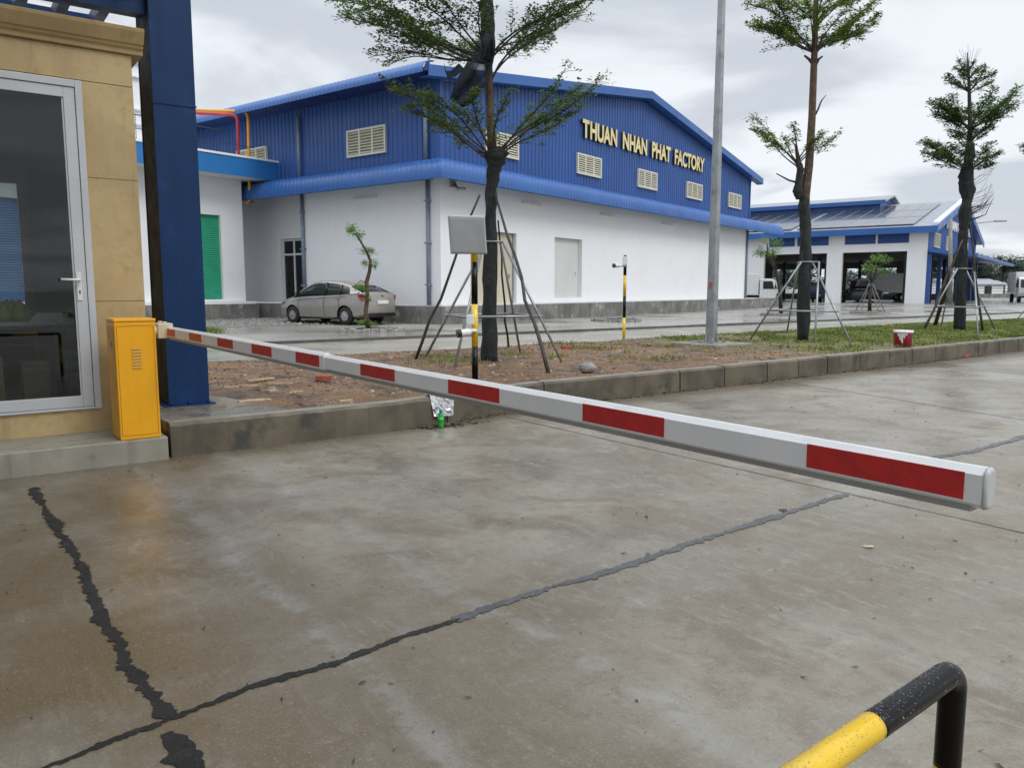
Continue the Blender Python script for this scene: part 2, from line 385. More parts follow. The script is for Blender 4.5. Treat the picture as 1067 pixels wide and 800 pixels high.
# concrete pad round the column at the kerb end
g = MB(); g.rings([[(x, y, -.04) for x, y in ((.0, .10), (1.15, .10), (1.0, 1.0), (.85, 1.75), (.0, 1.85))], [(x, y, .292) for x, y in ((.0, .10), (1.15, .10), (1.0, 1.0), (.85, 1.75), (.0, 1.85))], [(x, y, .305) for x, y in ((.03, .12), (1.05, .12), (.92, 1.0), (.78, 1.68), (.03, 1.8))]], True, False)
ground_obj('column_pad', g, wet_ground('pad_concrete', (.20, .17, .125), (.13, .12, .105), (.09, .06, .035), 20, (.15, .5), .4, .006, 2))
# kerb made of cast stones
def kerb():
    mb = MB(); rnd = random.Random(3); a = 0.0
    while a < 110:
        ln = 2.9 if a < 2.5 else (1.0+rnd.uniform(-.12, .12) if a > 6 else 1.6); e = a+ln-rnd.uniform(.008, .028)
        n = 40 if a < 6 else (18 if a < 22 else 3); hz = .302+rnd.uniform(-.006, .006); pr = []
        jb = rnd.uniform(-.006, .006)
        for k in range(n+1):
            x = a+(e-a)*k/n; b = kb(x)+jb; w1 = .008*mn.noise((x*3, 0, 0))+.005*mn.noise((x*14, 3, 0)); ch = .012*max(0, mn.noise((x*9, 5, 0)))+.02*max(0, mn.noise((x*4, 9, 0))-.25)
            pr.append([(x, b+w1, -.03), (x, b+.008+w1, hz-.03-ch), (x, b+.032+w1+ch, hz-.002), (x, b+.17, hz), (x, b+.17, -.03)])
        n0 = len(mb.v); mb.m = 0; mb.rings(pr, True, False)
        a += ln
    for i in range(len(mb.f)):
        zs = [mb.v[j][2] for j in mb.f[i]]
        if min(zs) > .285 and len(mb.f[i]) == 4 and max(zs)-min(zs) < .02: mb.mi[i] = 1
    return mb
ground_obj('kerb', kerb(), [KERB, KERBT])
# joints: (points in kerb coordinates, half width, roughness of edge, material)
def ribbon(pts, w, jag, step, z, seed, wvar=.4):
    rnd = random.Random(seed); P = []
    for (x0, y0), (x1, y1) in zip(pts, pts[1:]):
        d = math.hypot(x1-x0, y1-y0); n = max(1, int(d/step))
        for k in range(n): P.append((x0+(x1-x0)*k/n, y0+(y1-y0)*k/n))
    P.append(pts[-1]); mb = MB(); rows = []
    for i, (x, y) in enumerate(P):
        x2, y2 = P[min(i+1, len(P)-1)]; x1, y1 = P[max(i-1, 0)]; d = math.hypot(x2-x1, y2-y1) or 1
        nx, ny = -(y2-y1)/d, (x2-x1)/d; s = i*step
        ww = w*(1+wvar*1.4*mn.noise((s*2.3, seed, 0))); off = w*.9*mn.noise((s*1.1, seed+7, 0))+w*.5*mn.noise((s*4, seed+3, 2))
        jl = max(-.5, 1.1*mn.noise((s*9, seed, 4))+.8*mn.noise((s*24, seed, 6))+.35*rnd.uniform(-1, 1)); jr = max(-.5, 1.1*mn.noise((s*9, seed, 14))+.8*mn.noise((s*24, seed, 16))+.35*rnd.uniform(-1, 1))
        tap = min(1, (i+1.5)/4, (len(P)+.5-i)/4)
        l = off+ww*tap+jag*jl*1.3*tap; r = off-ww*tap-jag*jr*1.3*tap
        rows.append([(x+nx*l, y+ny*l, z), (x+nx*r, y+ny*r, z)])
    return mb.sheet(rows, False)
k2 = lambda u, v: ab(gnd(u, v))
line1 = [k2(34, 508), k2(56, 545), k2(82, 585), k2(96, 625), k2(122, 662), k2(142, 700), k2(174, 750)]
ground_obj('tar_joint', ribbon(line1, .024, .020, .010, .004, 1, .8), TAR)
ground_obj('tar_joint', ribbon([k2(173, 764), k2(190, 782), (-.98, -5.6), (-.97, -8)], .045, .020, .02, .004, 2), TAR)
line2 = [(-6, -4.55), (-2.4, -4.52), k2(50, 800), k2(120, 770), k2(172, 751), k2(260, 716), k2(355, 690), k2(420, 664), k2(480, 645)]
ground_obj('tar_joint', ribbon(line2, .015, .011, .010, .0045, 3, .8), TAR)
line3 = [k2(470, 648), k2(540, 622), k2(620, 600), k2(650, 590), k2(700, 573), k2(760, 553), k2(820, 534), k2(885, 515)]
ground_obj('tar_joint', ribbon(line3, .025, .017, .010, .004, 4, .6), TARG)
ground_obj('tar_joint', ribbon([k2(955, 481), k2(1010, 471), k2(1067, 455), (12, -3.9), (40, -3.9)], .035, .01, .05, .004, 5), TARG)
def thin(p, q, w=.006, s=9): return ribbon([p, q], w, .0015, .1, .004, s, .2)
ground_obj('saw_joint', thin((3.62, .15), (3.66, -12)), JOINT)
ground_obj('saw_joint', thin((9.25, .35), (8.1, -3.9), .008), JOINT)
ground_obj('saw_joint', thin((8.1, -3.9), (8.0, -12), .008), JOINT)
ground_obj('saw_joint', thin((13.55, .4), (13.3, -12), .010), JOINT)
ground_obj('saw_joint', thin((18.2, .5), (18.0, -12), .012), JOINT)
# ------------------------------------------------------------------ booth plinth + booth
FL = lambda t, o, z: L(t, o, z)   # kerb frame in world coordinates
bo = thing('guard_booth', L(-2.4, 1.8, 0), 'ochre textured guard booth with white framed glass door behind the yellow cabinet', 'booth')
MB().boxf(FL, -6, -.035, -.09, 4.5, -.02, .20).build('plinth', BOOTHP, bo, bevel=.012)
w = MB(); wall_holes(w, FL, -5.0, -.04, .202, 3.205, .53, .70, [(-2.30, -.44, .41, 3.20)])
wall_holes(w, FL, -5.0, -.04, 3.211, 3.47, .53, .70, [])
w.boxf(FL, -.21, -.04, .702, 3.6, .202, 3.47); w.boxf(FL, -5.0, -4.83, .702, 3.6, .202, 3.47)
wall_holes(w, FL, -4.82, -.22, .202, 3.47, 3.43, 3.6, [(-3.6, -2.3, 1.0, 2.7), (-1.9, -.7, 1.0, 2.7)])
w.build('wall', STUCCO, bo)
mat('groove', (.17, .12, .06), .8, bump=0)
for z in (1.352, 2.41):
    w = MB(); w.boxf(FL, -.439, -.040, .5285, .5297, z-.003, z+.003); w.build('panel_groove', MATS['groove'], bo)
w = MB(); w.extr(lambda t, o, z: L(t, .53-o, z), [(0, 3.475), (.03, 3.48), (.035, 3.515), (.06, 3.53), (.065, 3.55), (.085, 3.555), (.14, 3.645), (.15, 3.675), (-.17, 3.675), (-.17, 3.475)], -5.05, .05)
w.boxf(FL, -.04, .05, .70, 3.7, 3.48, 3.67); w.build('cornice', STUCCO, bo, bevel=.004)
MB().boxf(FL, -4.83, -.21, .70, 3.43, 3.40, 3.465).build('ceiling', GREYIN, bo)
MB().boxf(FL, -4.83, -.21, .70, 3.43, .36, .40).build('interior_floor', DARKIN, bo)
w = MB(); w.boxf(FL, -.225, -.212, .705, 3.42, .24, 3.40); w.boxf(FL, -4.82, -4.80, .705, 3.42, .24, 3.40); w.boxf(FL, -4.8, -3.65, 3.40, 3.425, .24, 3.4); w.boxf(FL, -.65, -.23, 3.40, 3.425, .24, 3.4); w.boxf(FL, -2.25, -1.95, 3.40, 3.425, .24, 3.4)
w.boxf(FL, -3.6, -2.3, 3.40, 3.425, .24, 1.0); w.boxf(FL, -1.9, -.7, 3.40, 3.425, .24, 1.0)
w.build('interior_lining', GREYIN, bo)
# windows at the back of the booth
for (a0, a1) in ((-3.6, -2.3), (-1.9, -.7)):
    f = MB()
    for x in (a0, (a0+a1)/2-.025, a1-.05): f.boxf(FL, x, x+.05, 3.49, 3.54, 1.0, 2.7)
    for z in (1.0, 2.65): f.boxf(FL, a0+.05, a1-.05, 3.495, 3.535, z, z+.05)
    fo = f.build('window', UPVC, bo); MB().boxf(FL, a0+.05, a1-.05, 3.51, 3.516, 1.05, 2.65).build('pane', GLASS, fo)
# door: outer frame, two leaves, glass
d = MB(); d.boxf(FL, -.495, -.442, .505, .60, .41, 3.198); d.boxf(FL, -2.298, -2.25, .505, .60, .41, 3.198); d.boxf(FL, -2.25, -.495, .505, .60, 3.14, 3.198); d.boxf(FL, -2.25, -.495, .505, .60, .41, .43)
dr = d.build('door_frame', UPVC, bo, bevel=.004)
d = MB()
for (a0, a1) in ((-1.372, -.499), (-2.246, -1.378)):
    d.boxf(FL, a0, a0+.085, .515, .565, .434, 3.136); d.boxf(FL, a1-.085, a1, .515, .565, .434, 3.136)
    d.boxf(FL, a0+.085, a1-.085, .515, .565, 3.05, 3.136); d.boxf(FL, a0+.085, a1-.085, .515, .565, .434, .53)
    d.boxf(FL, a0+.085, a0+.10, .525, .555, .53, 3.05); d.boxf(FL, a1-.10, a1-.085, .525, .555, .53, 3.05)
do = d.build('door', UPVC, bo, bevel=.004)
d = MB()
for (a0, a1) in ((-1.372, -.499), (-2.246, -1.378)): d.boxf(FL, a0+.10, a1-.10, .537, .543, .53, 3.05)
d.build('pane', GLASS, do)
d = MB(); d.boxf(FL, -.575, -.538, .506, .5145, 1.36, 1.60); d.tube([L(-.556, .51, 1.535), L(-.556, .465, 1.535), L(-.585, .46, 1.535), L(-.70, .458, 1.538)], .011, 8)
d.m = 1; d.boxf(FL, -.561, -.551, .5045, .5063, 1.415, 1.445)
d.build('handle', [WPLAS, BPLAS], do)
# things inside the booth
tb = thing('desk', L(-1.9, 2.0, .24), 'dark desk inside the booth behind the glass door', 'desk')
MB().boxf(FL, -3.9, -.5, 1.5, 2.25, 1.11, 1.15).build('desk_top', UPVC, tb, bevel=.004)
for x in (-3.85, -2.2, -.62):
    MB().boxf(FL, x, x+.06, 1.55, 2.2, .40, 1.108).build('leg', DARKIN, tb)
cl = MB()
for k in range(9):
    an = k/9*2*math.pi; cl.lathe(L(-.95-.035*(k%4), 1.62, 1.151)+Vector((.05*math.cos(an), .05*math.sin(an), 0)), [(.05, 0), (.075, .06), (.05, .14), (.01, .17+.02*(k % 3))], 9)
cl.build('cloth_bag', mat('yellow_green_cloth', (.30, .32, .10), .8, bump=.5, bscale=20), loc=L(-1.0, 1.62, 1.15), label='yellow-green cloth bundle on the desk behind the booth door', cat='bag')
pp = MB(); rr = random.Random(4)
for k in range(7): pp.boxf(lambda t, o, z: L(-.70+t+.01*k, 1.72+o, z), -.14, .12, -.1, .1, .0+1.151+.011*k, 1.161+.011*k)
pp.build('paper_stack', WPLAS, loc=L(-.70, 1.72, 1.15), label='stack of white papers on the right end of the booth desk', cat='papers')
mo = thing('monitor', L(-1.35, 1.9, 1.15), 'pale computer monitor standing on the booth desk', 'monitor')
MB().boxf(FL, -1.62, -1.18, 1.90, 1.94, 1.29, 1.60).build('screen', GREYBOX, mo, bevel=.01)
m_ = MB(); m_.boxf(FL, -1.42, -1.38, 1.92, 1.95, 1.17, 1.30); m_.boxf(FL, -1.5, -1.3, 1.85, 2.0, 1.151, 1.17); m_.build('stand', BPLAS, mo)
for (a0, a1, z1, nm) in ((-1.5, -1.1, .62, 'pale carton under the booth desk, left of two'), (-.95, -.72, .55, 'small pale carton under the booth desk near the door jamb')):
    MB().boxf(FL, a0, a1, 1.6, 1.95, .401, z1+.2).build('carton', mat('carton_board', (.30, .25, .18), .8, bump=0), loc=L((a0+a1)/2, 1.7, .24), label=nm, cat='carton', bevel=.006)
# ------------------------------------------------------------------ gate canopy
cn = thing('gate_canopy', L(.42, 1.17, .3), 'dark blue steel gate canopy column with beams over the booth roof', 'canopy')
c_ = MB(); c_.boxf(FL, .215, .60, .98, .996, .32, 5.2); c_.boxf(FL, .215, .60, 1.53, 1.546, .32, 5.2)
c_.build('column', COLBLUE, cn, bevel=.002)
c_ = MB(); c_.boxf(FL, .222, .232, .997, 1.529, .32, 5.2); c_.boxf(FL, .583, .593, .997, 1.529, .32, 5.2); c_.build('side_plate', BLACKST, cn)  # flat black plates close the column sides between the flanges
c_ = MB(); c_.boxf(FL, .17, .65, .93, 1.62, .306, .32)
for x in (.23, .40, .585): c_.tube([L(x, .955, .32), L(x, .955, .345)], .013, 6)
c_.build('base_plate', COLBLUE, cn)
c_ = MB(); c_.boxf(FL, .21, .605, .970, .9795, 3.20, 3.215); c_.build('weld_seam', COLBLUE, cn)
# edge beam over the booth front, rafters and slats
c_ = MB(); c_.boxf(FL, -6, .04, .62, .70, 3.69, 3.735); c_.build('edge_beam', COLBLUE, cn)
c_ = MB(); c_.boxf(FL, -6, .21, 1.10, 1.25, 4.02, 4.30); c_.build('inner_beam', COLBLUE, cn)
for k in range(16):
    x = .10-.36*k
    c_ = MB(); c_.boxf(FL, x-.10, x, .72, 5.2, 4.32, 4.46); c_.build('rafter', COLBLUE, cn)
for k in range(4):
    b_ = 2.2+.9*k
    c_ = MB(); c_.boxf(FL, -6, .15, b_, b_+.10, 4.465, 4.53); c_.build('slat', COLBLUE, cn)
c_ = MB(); c_.boxf(FL, -10, -1.3, -9, 1.30, 5.42, 5.50); c_.build('roof_deck', COLBLUE, cn)
for x in (-1.5, -5.5, -9.5):
    c_ = MB(); c_.boxf(FL, x-.1, x+.1, -9, 1.30, 5.2, 5.418); c_.build('roof_beam', COLBLUE, cn)
c_ = MB(); c_.boxf(FL, -1.7, .6, 1.0, 1.28, 5.2, 5.4); c_.build('cross_beam', COLBLUE, cn)
c_ = MB(); c_.boxf(FL, -5.7, -5.3, -8.9, -8.5, -.0, 5.2); c_.build('far_column', COLBLUE, cn)
# ------------------------------------------------------------------ barrier
bg = thing('barrier_gate', L(-.20, .12, .2), 'yellow barrier cabinet with lowered red and white boom arm across the road', 'barrier')
c_ = MB(); c_.boxf(FL, -.40, -.085, -.075, .30, .202, 1.185); c_.boxf(FL, -.405, -.08, -.08, .305, 1.186, 1.212)
co = c_.build('cabinet', CABY, bg, bevel=.008, seg=3)
c_ = MB()
for k in range(7): c_.boxf(FL, -.275, -.205, -.083, -.0765, .80+.026*k, .811+.026*k)
c_.build('vent_slots', mat('vent_lip', (.60, .40, .12), .4, bump=0), co)
c_ = MB(); c_.boxf(FL, -.402, -.4005, -.05, .275, .24, 1.15); c_.build('side_door', mat('cabinet_door_yellow', (.70, .36, .05), .5, bump=0), co)
c_ = MB(); 
for (x0, x1, z0, z1) in ((-.385, -.38, .24, 1.15), (-.105, -.10, .24, 1.15)): c_.boxf(FL, x0, x1, -.0768, -.0752, z0, z1)
for (z0, z1) in ((.235, .24), (1.15, 1.155)): c_.boxf(FL, -.385, -.10, -.0768, -.0752, z0, z1)
c_.build('panel_seam', mat('seam_amber', (.42, .17, .01), .6, bump=0), co)
c_ = MB(); c_.boxf(FL, -.4045, -.4025, .05, .09, .98, 1.02); c_.build('lock', BPLAS, co)
c_ = MB(); c_.tube([L(-.085, .16, 1.095), L(-.02, .16, 1.095)], .045, 14); c_.boxf(FL, -.03, .095, .10, .34, 1.03, 1.16); c_.tube([L(.03, .13, 1.16), L(.03, .13, 1.175)], .02, 8); c_.tube([L(.03, .30, 1.16), L(.03, .30, 1.175)], .02, 8)
c_.build('arm_bracket', CREAMP, bg, bevel=.012, seg=3)
c_ = MB()
def armbox(t0, t1, hw, h0, h1, zc=1.076):  # octagonal extrusion running toward the viewer
    pr = []
    for t in (t0, t1):
        h = h0 if t == t0 else h1; k = .010; zz = zc+.008*(1-t/6.5)
        pr.append([L(.069+x, -t, zz+z) for x, z in ((-hw+k, -h), (hw-k, -h), (hw, -h+k), (hw, h-k*1.4), (hw-k*1.4, h), (-hw+k*1.4, h), (-hw, h-k*1.4), (-hw, -h+k))])
    return pr
c_.rings(armbox(-.30, 3.36, .0225, .047, .046), True, False); c_.rings(armbox(3.30, 6.512, .019, .040, .040), True, False)
am = c_.build('arm', ARMW, bg)
MB().boxf(lambda t, o, z: L(.069+o, -t, z), -.28, 3.34, -.016, .016, 1.022, 1.037).build('rubber_edge', ARMG, am)
MB().boxf(lambda t, o, z: L(.069+o, -t, z), 3.36, 6.49, -.014, .014, 1.028, 1.039).build('rubber_edge', ARMG, am)
for i, (t0, t1) in enumerate([(-.17, .17), (.64, 1.0), (1.43, 1.80), (2.20, 2.57), (2.965, 3.30), (3.79, 4.135), (4.58, 4.925), (5.37, 5.705), (6.14, 6.478)]):
    hw = .0225 if t1 < 3.35 else .019; hh = .030 if t1 < 3.35 else .0268; c_ = MB()
    for sg in (-1, 1): c_.boxf(lambda t, o, z: L(.069+o, -t, 1.077+.008*(1-t/6.5)+z), t0, t1, sg*hw, sg*(hw+.0012), -hh, hh)
    c_.build('red_stripe', ORED if i < 2 else RED, am)
c_ = MB(); cap = []
for k in range(6):
    q = k/5; t = 6.511+.009*math.sin(q*math.pi/2); sc = math.cos(q*math.pi/2*.6)
    cap.append([L(.069+x*sc, -t, 1.076+z*.93*(.55+.45*sc)) for x, z in ((-.011, -.0435), (.011, -.0435), (.0197, -.034), (.0197, .031), (.007, .0435), (-.007, .0435), (-.0197, .031), (-.0197, -.034))])
c_.rings(cap, True, True); c_.build('end_cap', mat('cap_grey', (.42, .43, .43), .4, bump=0), am)
# ------------------------------------------------------------------ foreground rail
rl = thing('guard_rail', (.86, 1.45, 0), 'yellow and black striped bent pipe guard rail in the near corner', 'guard rail')
P1 = gnd(994, 698, .735); P1b = gnd(843, 802, .735); dr_ = (P1-P1b).normalized(); r_ = .0242
sY = (gnd(899, 760, .735)-P1).length
def railseg(mb, s0, s1, m):
    pts = []
    n = max(2, int(abs(s1-s0)/.01))
    for k in range(n+1):
        s = s0+(s1-s0)*k/n; Rb = .036
        # s<0 on the horizontal run, s>0 down the leg; bend of radius Rb
        q = Rb*math.pi/4
        if s < -q: p = P1+dr_*(s+q-Rb)
        elif s > q: p = P1+Vector((0, 0, -(s-q)-Rb))
        else:
            an = (s+q)/(2*q)*math.pi/2; p = P1-dr_*Rb+Vector((0, 0, -Rb))+dr_*Rb*math.sin(an)+Vector((0, 0, Rb*math.cos(an)))
        pts.append(p)
    mb.m = m; mb.tube(pts, r_, 24, True)
rm = MB(); bands = [-sY-.30*k for k in range(7, 0, -1)]+[-sY+.03, .185, .46, .70]
for i, (s0, s1) in enumerate(zip(bands, bands[1:])): railseg(rm, s0, s1, (i+1) % 2)
rm.build('top_pipe', [PIPEK, PIPEY], rl)
rm = MB(); q0 = P1-dr_*(sY+2.08); rm.tube([q0, Vector((q0.x, q0.y, 0))], r_, 16); rm.build('leg', PIPEY, rl)
# water beads on the pipe
rd = random.Random(8); wb = MB()
side = dr_.cross(Vector((0, 0, 1)))
for k in range(520):
    s = rd.uniform(-.62, .0); an = rd.gauss(0, .75); rr = rd.uniform(.0006, .0020)
    c0 = P1+dr_*(s*.95-.03)+(side*math.sin(an)+Vector((0, 0, 1))*math.cos(an))*r_
    wb.add([c0+Vector((rr, 0, 0)), c0+Vector((0, rr, 0)), c0+Vector((-rr, 0, 0)), c0+Vector((0, -rr, 0)), c0+Vector((0, 0, rr*.8)), c0+Vector((0, 0, -rr*.8))], [(0, 1, 4), (1, 2, 4), (2, 3, 4), (3, 0, 4), (1, 0, 5), (2, 1, 5), (3, 2, 5), (0, 3, 5)], True)
wm = NT('water_drop'); wm.b.inputs['Base Color'].default_value = (.9, .92, .95, 1); wm.b.inputs['Roughness'].default_value = .03; wm.b.inputs['Transmission Weight'].default_value = .85; wm.b.inputs['IOR'].default_value = 1.33
wo = wb.build('water_beads', wm.m, rl, kind='stuff')
# ------------------------------------------------------------------ main factory
P0 = (-2.4, 26.48); TW = 28.4; RZ = 10.45; EZ = 8.30; GZ = .3
fa = thing('factory_hall', (P0[0]+G[0]*16+S[0]*15, P0[1]+G[1]*16+S[1]*15, .3), 'large blue and white factory hall with gold lettering on its corrugated gable', 'factory')
fg = frame(P0, G, (-S[0], -S[1]))      # along the gable, o>0 = outwards to the right
fs = frame(P0, S, (-G[0], -G[1]))      # along the side wall, o>0 = outwards to the left front
def roofz(t): return EZ+(RZ-EZ)*(1-abs(t-TW/2)/(TW/2))
SL = 30.0; RC = 7.2; RD = .6
w = MB(); w.boxf(fg, -.45, TW+5.5, .002, .45, .25, .90); w.boxf(fs, -.002, SL, 0, .45, .25, .90)
w.boxf(fg, .0, TW+5.5, -.5, .0, .25, .905)
w.build('plinth', PLINTH, fa, bevel=.01)
w = MB(); w.boxf(fg, -.42, TW+.55, .02, .43, .901, .93); w.build('plinth_capping', WINGREY, fa)
w = MB()
wall_holes(w, fg, 0, TW, .93, 5.7, -.25, 0, [(1.55, 4.27, .94, 3.56), (6.86, 8.96, 1.12, 3.57)])
wall_holes(w, fs, .252, RC, .93, 5.7, -.25, 0, [])
w.boxf(fs, RC-.25, RC, -RD-.25, -.252, .93, 5.7)
wall_holes(w, fs, RC+.002, SL, .93, 5.7, -RD-.25, -RD, [(7.90, 9.40, .94, 3.52)])
w.boxf(fg, TW-.25, TW, -12, -.252, .93, 5.7)
w.build('lower_wall', WHITE, fa)
# recess floor
w = MB(); w.boxf(fs, RC+.002, SL, -RD, -.002, .25, .90); w.build('recess_floor', PLINTH, fa)
def corr(mb, fr, t0, t1, zb, zt, per=.235, dep=.03, o=0.0):
    t = t0; pts = []
    while t < t1-1e-6:
        for q, d in ((0, 0), (.12, 0), (.22, dep), (.48, dep), (.58, 0)):
            x = min(t1, t+q*per); pts.append((x, d))
        t += per
    pts.append((t1, 0)); zt_ = zt if callable(zt) else (lambda x: zt)
    for (x0, d0), (x1, d1) in zip(pts, pts[1:]):
        if x1-x0 > 1e-5: mb.quad(fr(x0, o+d0, zb), fr(x1, o+d1, zb), fr(x1, o+d1, zt_(x1)), fr(x0, o+d0, zt_(x0)))
def nofix(w, *a, **k): return w.build(*a, fix=False, **k)
w = MB()
corr(w, fg, 0.0, TW/2, 5.6, lambda t: roofz(t)-.05, o=.02); corr(w, fg, TW/2, TW, 5.6, lambda t: roofz(t)-.05, o=.02)
w.poly([fg(0, -.06, 5.6), fg(TW, -.06, 5.6), fg(TW, -.06, EZ-.05), fg(TW/2, -.06, RZ-.05), fg(0, -.06, EZ-.05)])
corr(w, fs, .0, SL, 5.6, EZ-.02, o=.02); w.quad(fs(0, -.05, 5.6), fs(SL, -.05, 5.6), fs(SL, -.05, EZ), fs(0, -.05, EZ))
w.quad(fg(TW, 0, 5.6), fg(TW, -20, 5.6), fg(TW, -20, EZ), fg(TW, 0, EZ))
nofix(w, 'upper_cladding', BLUE, fa)
w = MB(); w.boxf(fg, -.03, .09, -.1, .075, 5.6, EZ); w.build('corner_trim', BLUE, fa)
w = MB(); w.boxf(fg, TW-.09, TW+.03, -.1, .075, 5.6, EZ-.02); w.build('corner_trim', BLUE, fa)
# roof: two pitched sheets, barge boards, bullnose eave
def oz(t): return roofz(t)+.12 if 0 <= t <= TW else (EZ+.12 if t < 0 else EZ+.12-(RZ-EZ)/(TW/2)*(t-TW))
w = MB(); prof = []
for t in (-1.0, TW/2, TW+1.0): prof.append((t, oz(t)))
lo = [(t, z-.07) for t, z in prof][::-1]
w.rings([[fg(t, o, z) for t, z in prof+lo] for o in (.45, -SL)], True, False); w.build('roof', BLUEROOF, fa)
w = MB()
for (a0, z0, a1, z1) in ((-1.0, oz(-1), TW/2, oz(TW/2)), (TW/2, oz(TW/2), TW+1, oz(TW+1))):
    w.hexa([fg(a0, .455, z0-.29), fg(a1, .455, z1-.29), fg(a1, .49, z1-.29), fg(a0, .49, z0-.29), fg(a0, .455, z0+.05), fg(a1, .455, z1+.05), fg(a1, .49, z1+.05), fg(a0, .49, z0+.05)])
    w.hexa([fg(a0, .10, z0-.30), fg(a1, .10, z1-.30), fg(a1, .454, z1-.30), fg(a0, .454, z0-.30), fg(a0, .10, z0-.28), fg(a1, .10, z1-.28), fg(a1, .454, z1-.28), fg(a0, .454, z0-.28)])
w.build('barge_board', BLUEROOF, fa)
def bull(mb, fr, s0, s1, prof, per=.22, dep=.022, mit=0):
    """curved corrugated sheet: prof = list of (o,z) from the wall outward"""
    rows = []; n = int((s1-s0)/(per/4)); 
    for i in range(n+1):
        u = s0+(s1-s0)*i/n; ph = (i % 4); d = (0, dep*.7, dep, dep*.7)[ph]; r = []
        for k, (o, z) in enumerate(prof):
            o2, z2 = prof[min(k+1, len(prof)-1)]; o1, z1 = prof[max(k-1, 0)]; l = math.hypot(o2-o1, z2-z1) or 1
            nx, nz = -(z2-z1)/l, (o2-o1)/l
            f = (u-s0)/(s1-s0)
            r.append(fr(u-(o*mit)*(1-f), o+nx*d, z+nz*d))
        rows.append(r)
    mb.sheet(rows, True)
arc = [(.02, 5.72), (.35, 5.70), (.62, 5.63), (.80, 5.50), (.90, 5.32), (.93, 5.12), (.92, 4.98)]
w = MB(); bull(w, fg, 0, TW+3.9, arc, mit=1); bull(w, fs, 0, SL, arc, mit=1)
nofix(w, 'awning', BLUEROOF, fa)
w = MB()
w.extr(fg, [(.02, 5.62), (.60, 5.54), (.85, 5.02), (.84, 4.97), (.55, 5.48), (.02, 5.56)], -.5, TW+3.9); w.extr(fs, [(.0, 5.62), (.60, 5.54), (.85, 5.02), (.84, 4.97), (.55, 5.48), (.0, 5.56)], -.5, SL)
w.build('awning_gutter', FASCIA, fa)
for t in (.6, 5.2, 10.2, 15.2, 20.2, 25.2, 28.1):
    w = MB(); w.extr(fg, [(.003, 5.5), (.78, 5.2), (.78, 5.0), (.003, 5.18)], t, t+.22); w.build('awning_bracket', mat('dark_blue_bracket', (.01, .03, .13), .5, bump=0) if t == .6 else MATS['dark_blue_bracket'], fa)
for t in (.75, 7.0, 12.5, 18):
    w = MB(); w.extr(fs, [(.003, 5.5), (.78, 5.2), (.78, 5.0), (.003, 5.18)], t, t+.22); w.build('awning_bracket', MATS['dark_blue_bracket'], fa)
# eave bullnose on the left side and its lining
e0 = 8.56
arc2 = [(.55, e0+.10), (.90, e0+.05), (1.12, e0-.06), (1.22, e0-.22), (1.22, e0-.36)]
fe = frame((P0[0]-S[0]*.47-G[0]*.02, P0[1]-S[1]*.47-G[1]*.02), S, (-G[0], -G[1]))
w = MB(); bull(w, fe, 0, SL, arc2); nofix(w, 'eave_sheet', BLUEROOF, fa)
w = MB(); w.boxf(fe, 0.02, SL, .08, 1.18, e0-.30, e0-.27); w.extr(fe, [(.9, e0-.02), (1.1, e0-.10), (1.18, e0-.3), (.9, e0-.3)], 0, .03); w.build('eave_soffit', MATS['dark_blue_bracket'], fa)
# lettering: one mesh per letter
def letters(txt, fr, t0, t1, z0, z1, o, parent, mats, ext=.05, bold=.035):
    cu = bpy.data.curves.new('m', 'FONT'); cu.body = txt; cu.size = 1; o_ = bpy.data.objects.new('m', cu); COL.objects.link(o_); bpy.context.view_layer.update()
    hh = .73; adv = []
    for i in range(len(txt)):
        cu.body = txt[:i]+'|' if i else '|'; bpy.context.view_layer.update(); adv.append(o_.dimensions.x if i else 0)
    cu.body = txt; bpy.context.view_layer.update(); tot = o_.dimensions.x
    c2_ = bpy.data.curves.new('m2', 'FONT'); c2_.body = '|'; o2 = bpy.data.objects.new('m2', c2_); COL.objects.link(o2); bpy.context.view_layer.update(); bw = o2.dimensions.x
    bpy.data.objects.remove(o_); bpy.data.objects.remove(o2)
    k = (t1-t0)/tot; kz = (z1-z0)/hh
    for i, ch in enumerate(txt):
        if ch == ' ': continue
        x0 = (adv[i]-bw if i else 0)*k+t0
        ob = text_mesh(ch, 1, .5, mats, 'letter', parent, lambda x, y, z: fr(x0+x*k, o+(z*2*ext/1.0+ext), z0+y*kz), bold=bold)
        if len(mats) > 1:
            for p in ob.data.polygons:
                nrm = p.normal; on = fr(0, 1, 0)-fr(0, 0, 0); p.material_index = 0 if abs(nrm.dot(on)) > .8 else 1
letters('THUAN  NHAN  PHAT  FACTORY', fg, 8.66, 20.95, 7.78, 8.50, .07, fa, [GOLD, LETSIDE], ext=.05, bold=.036)
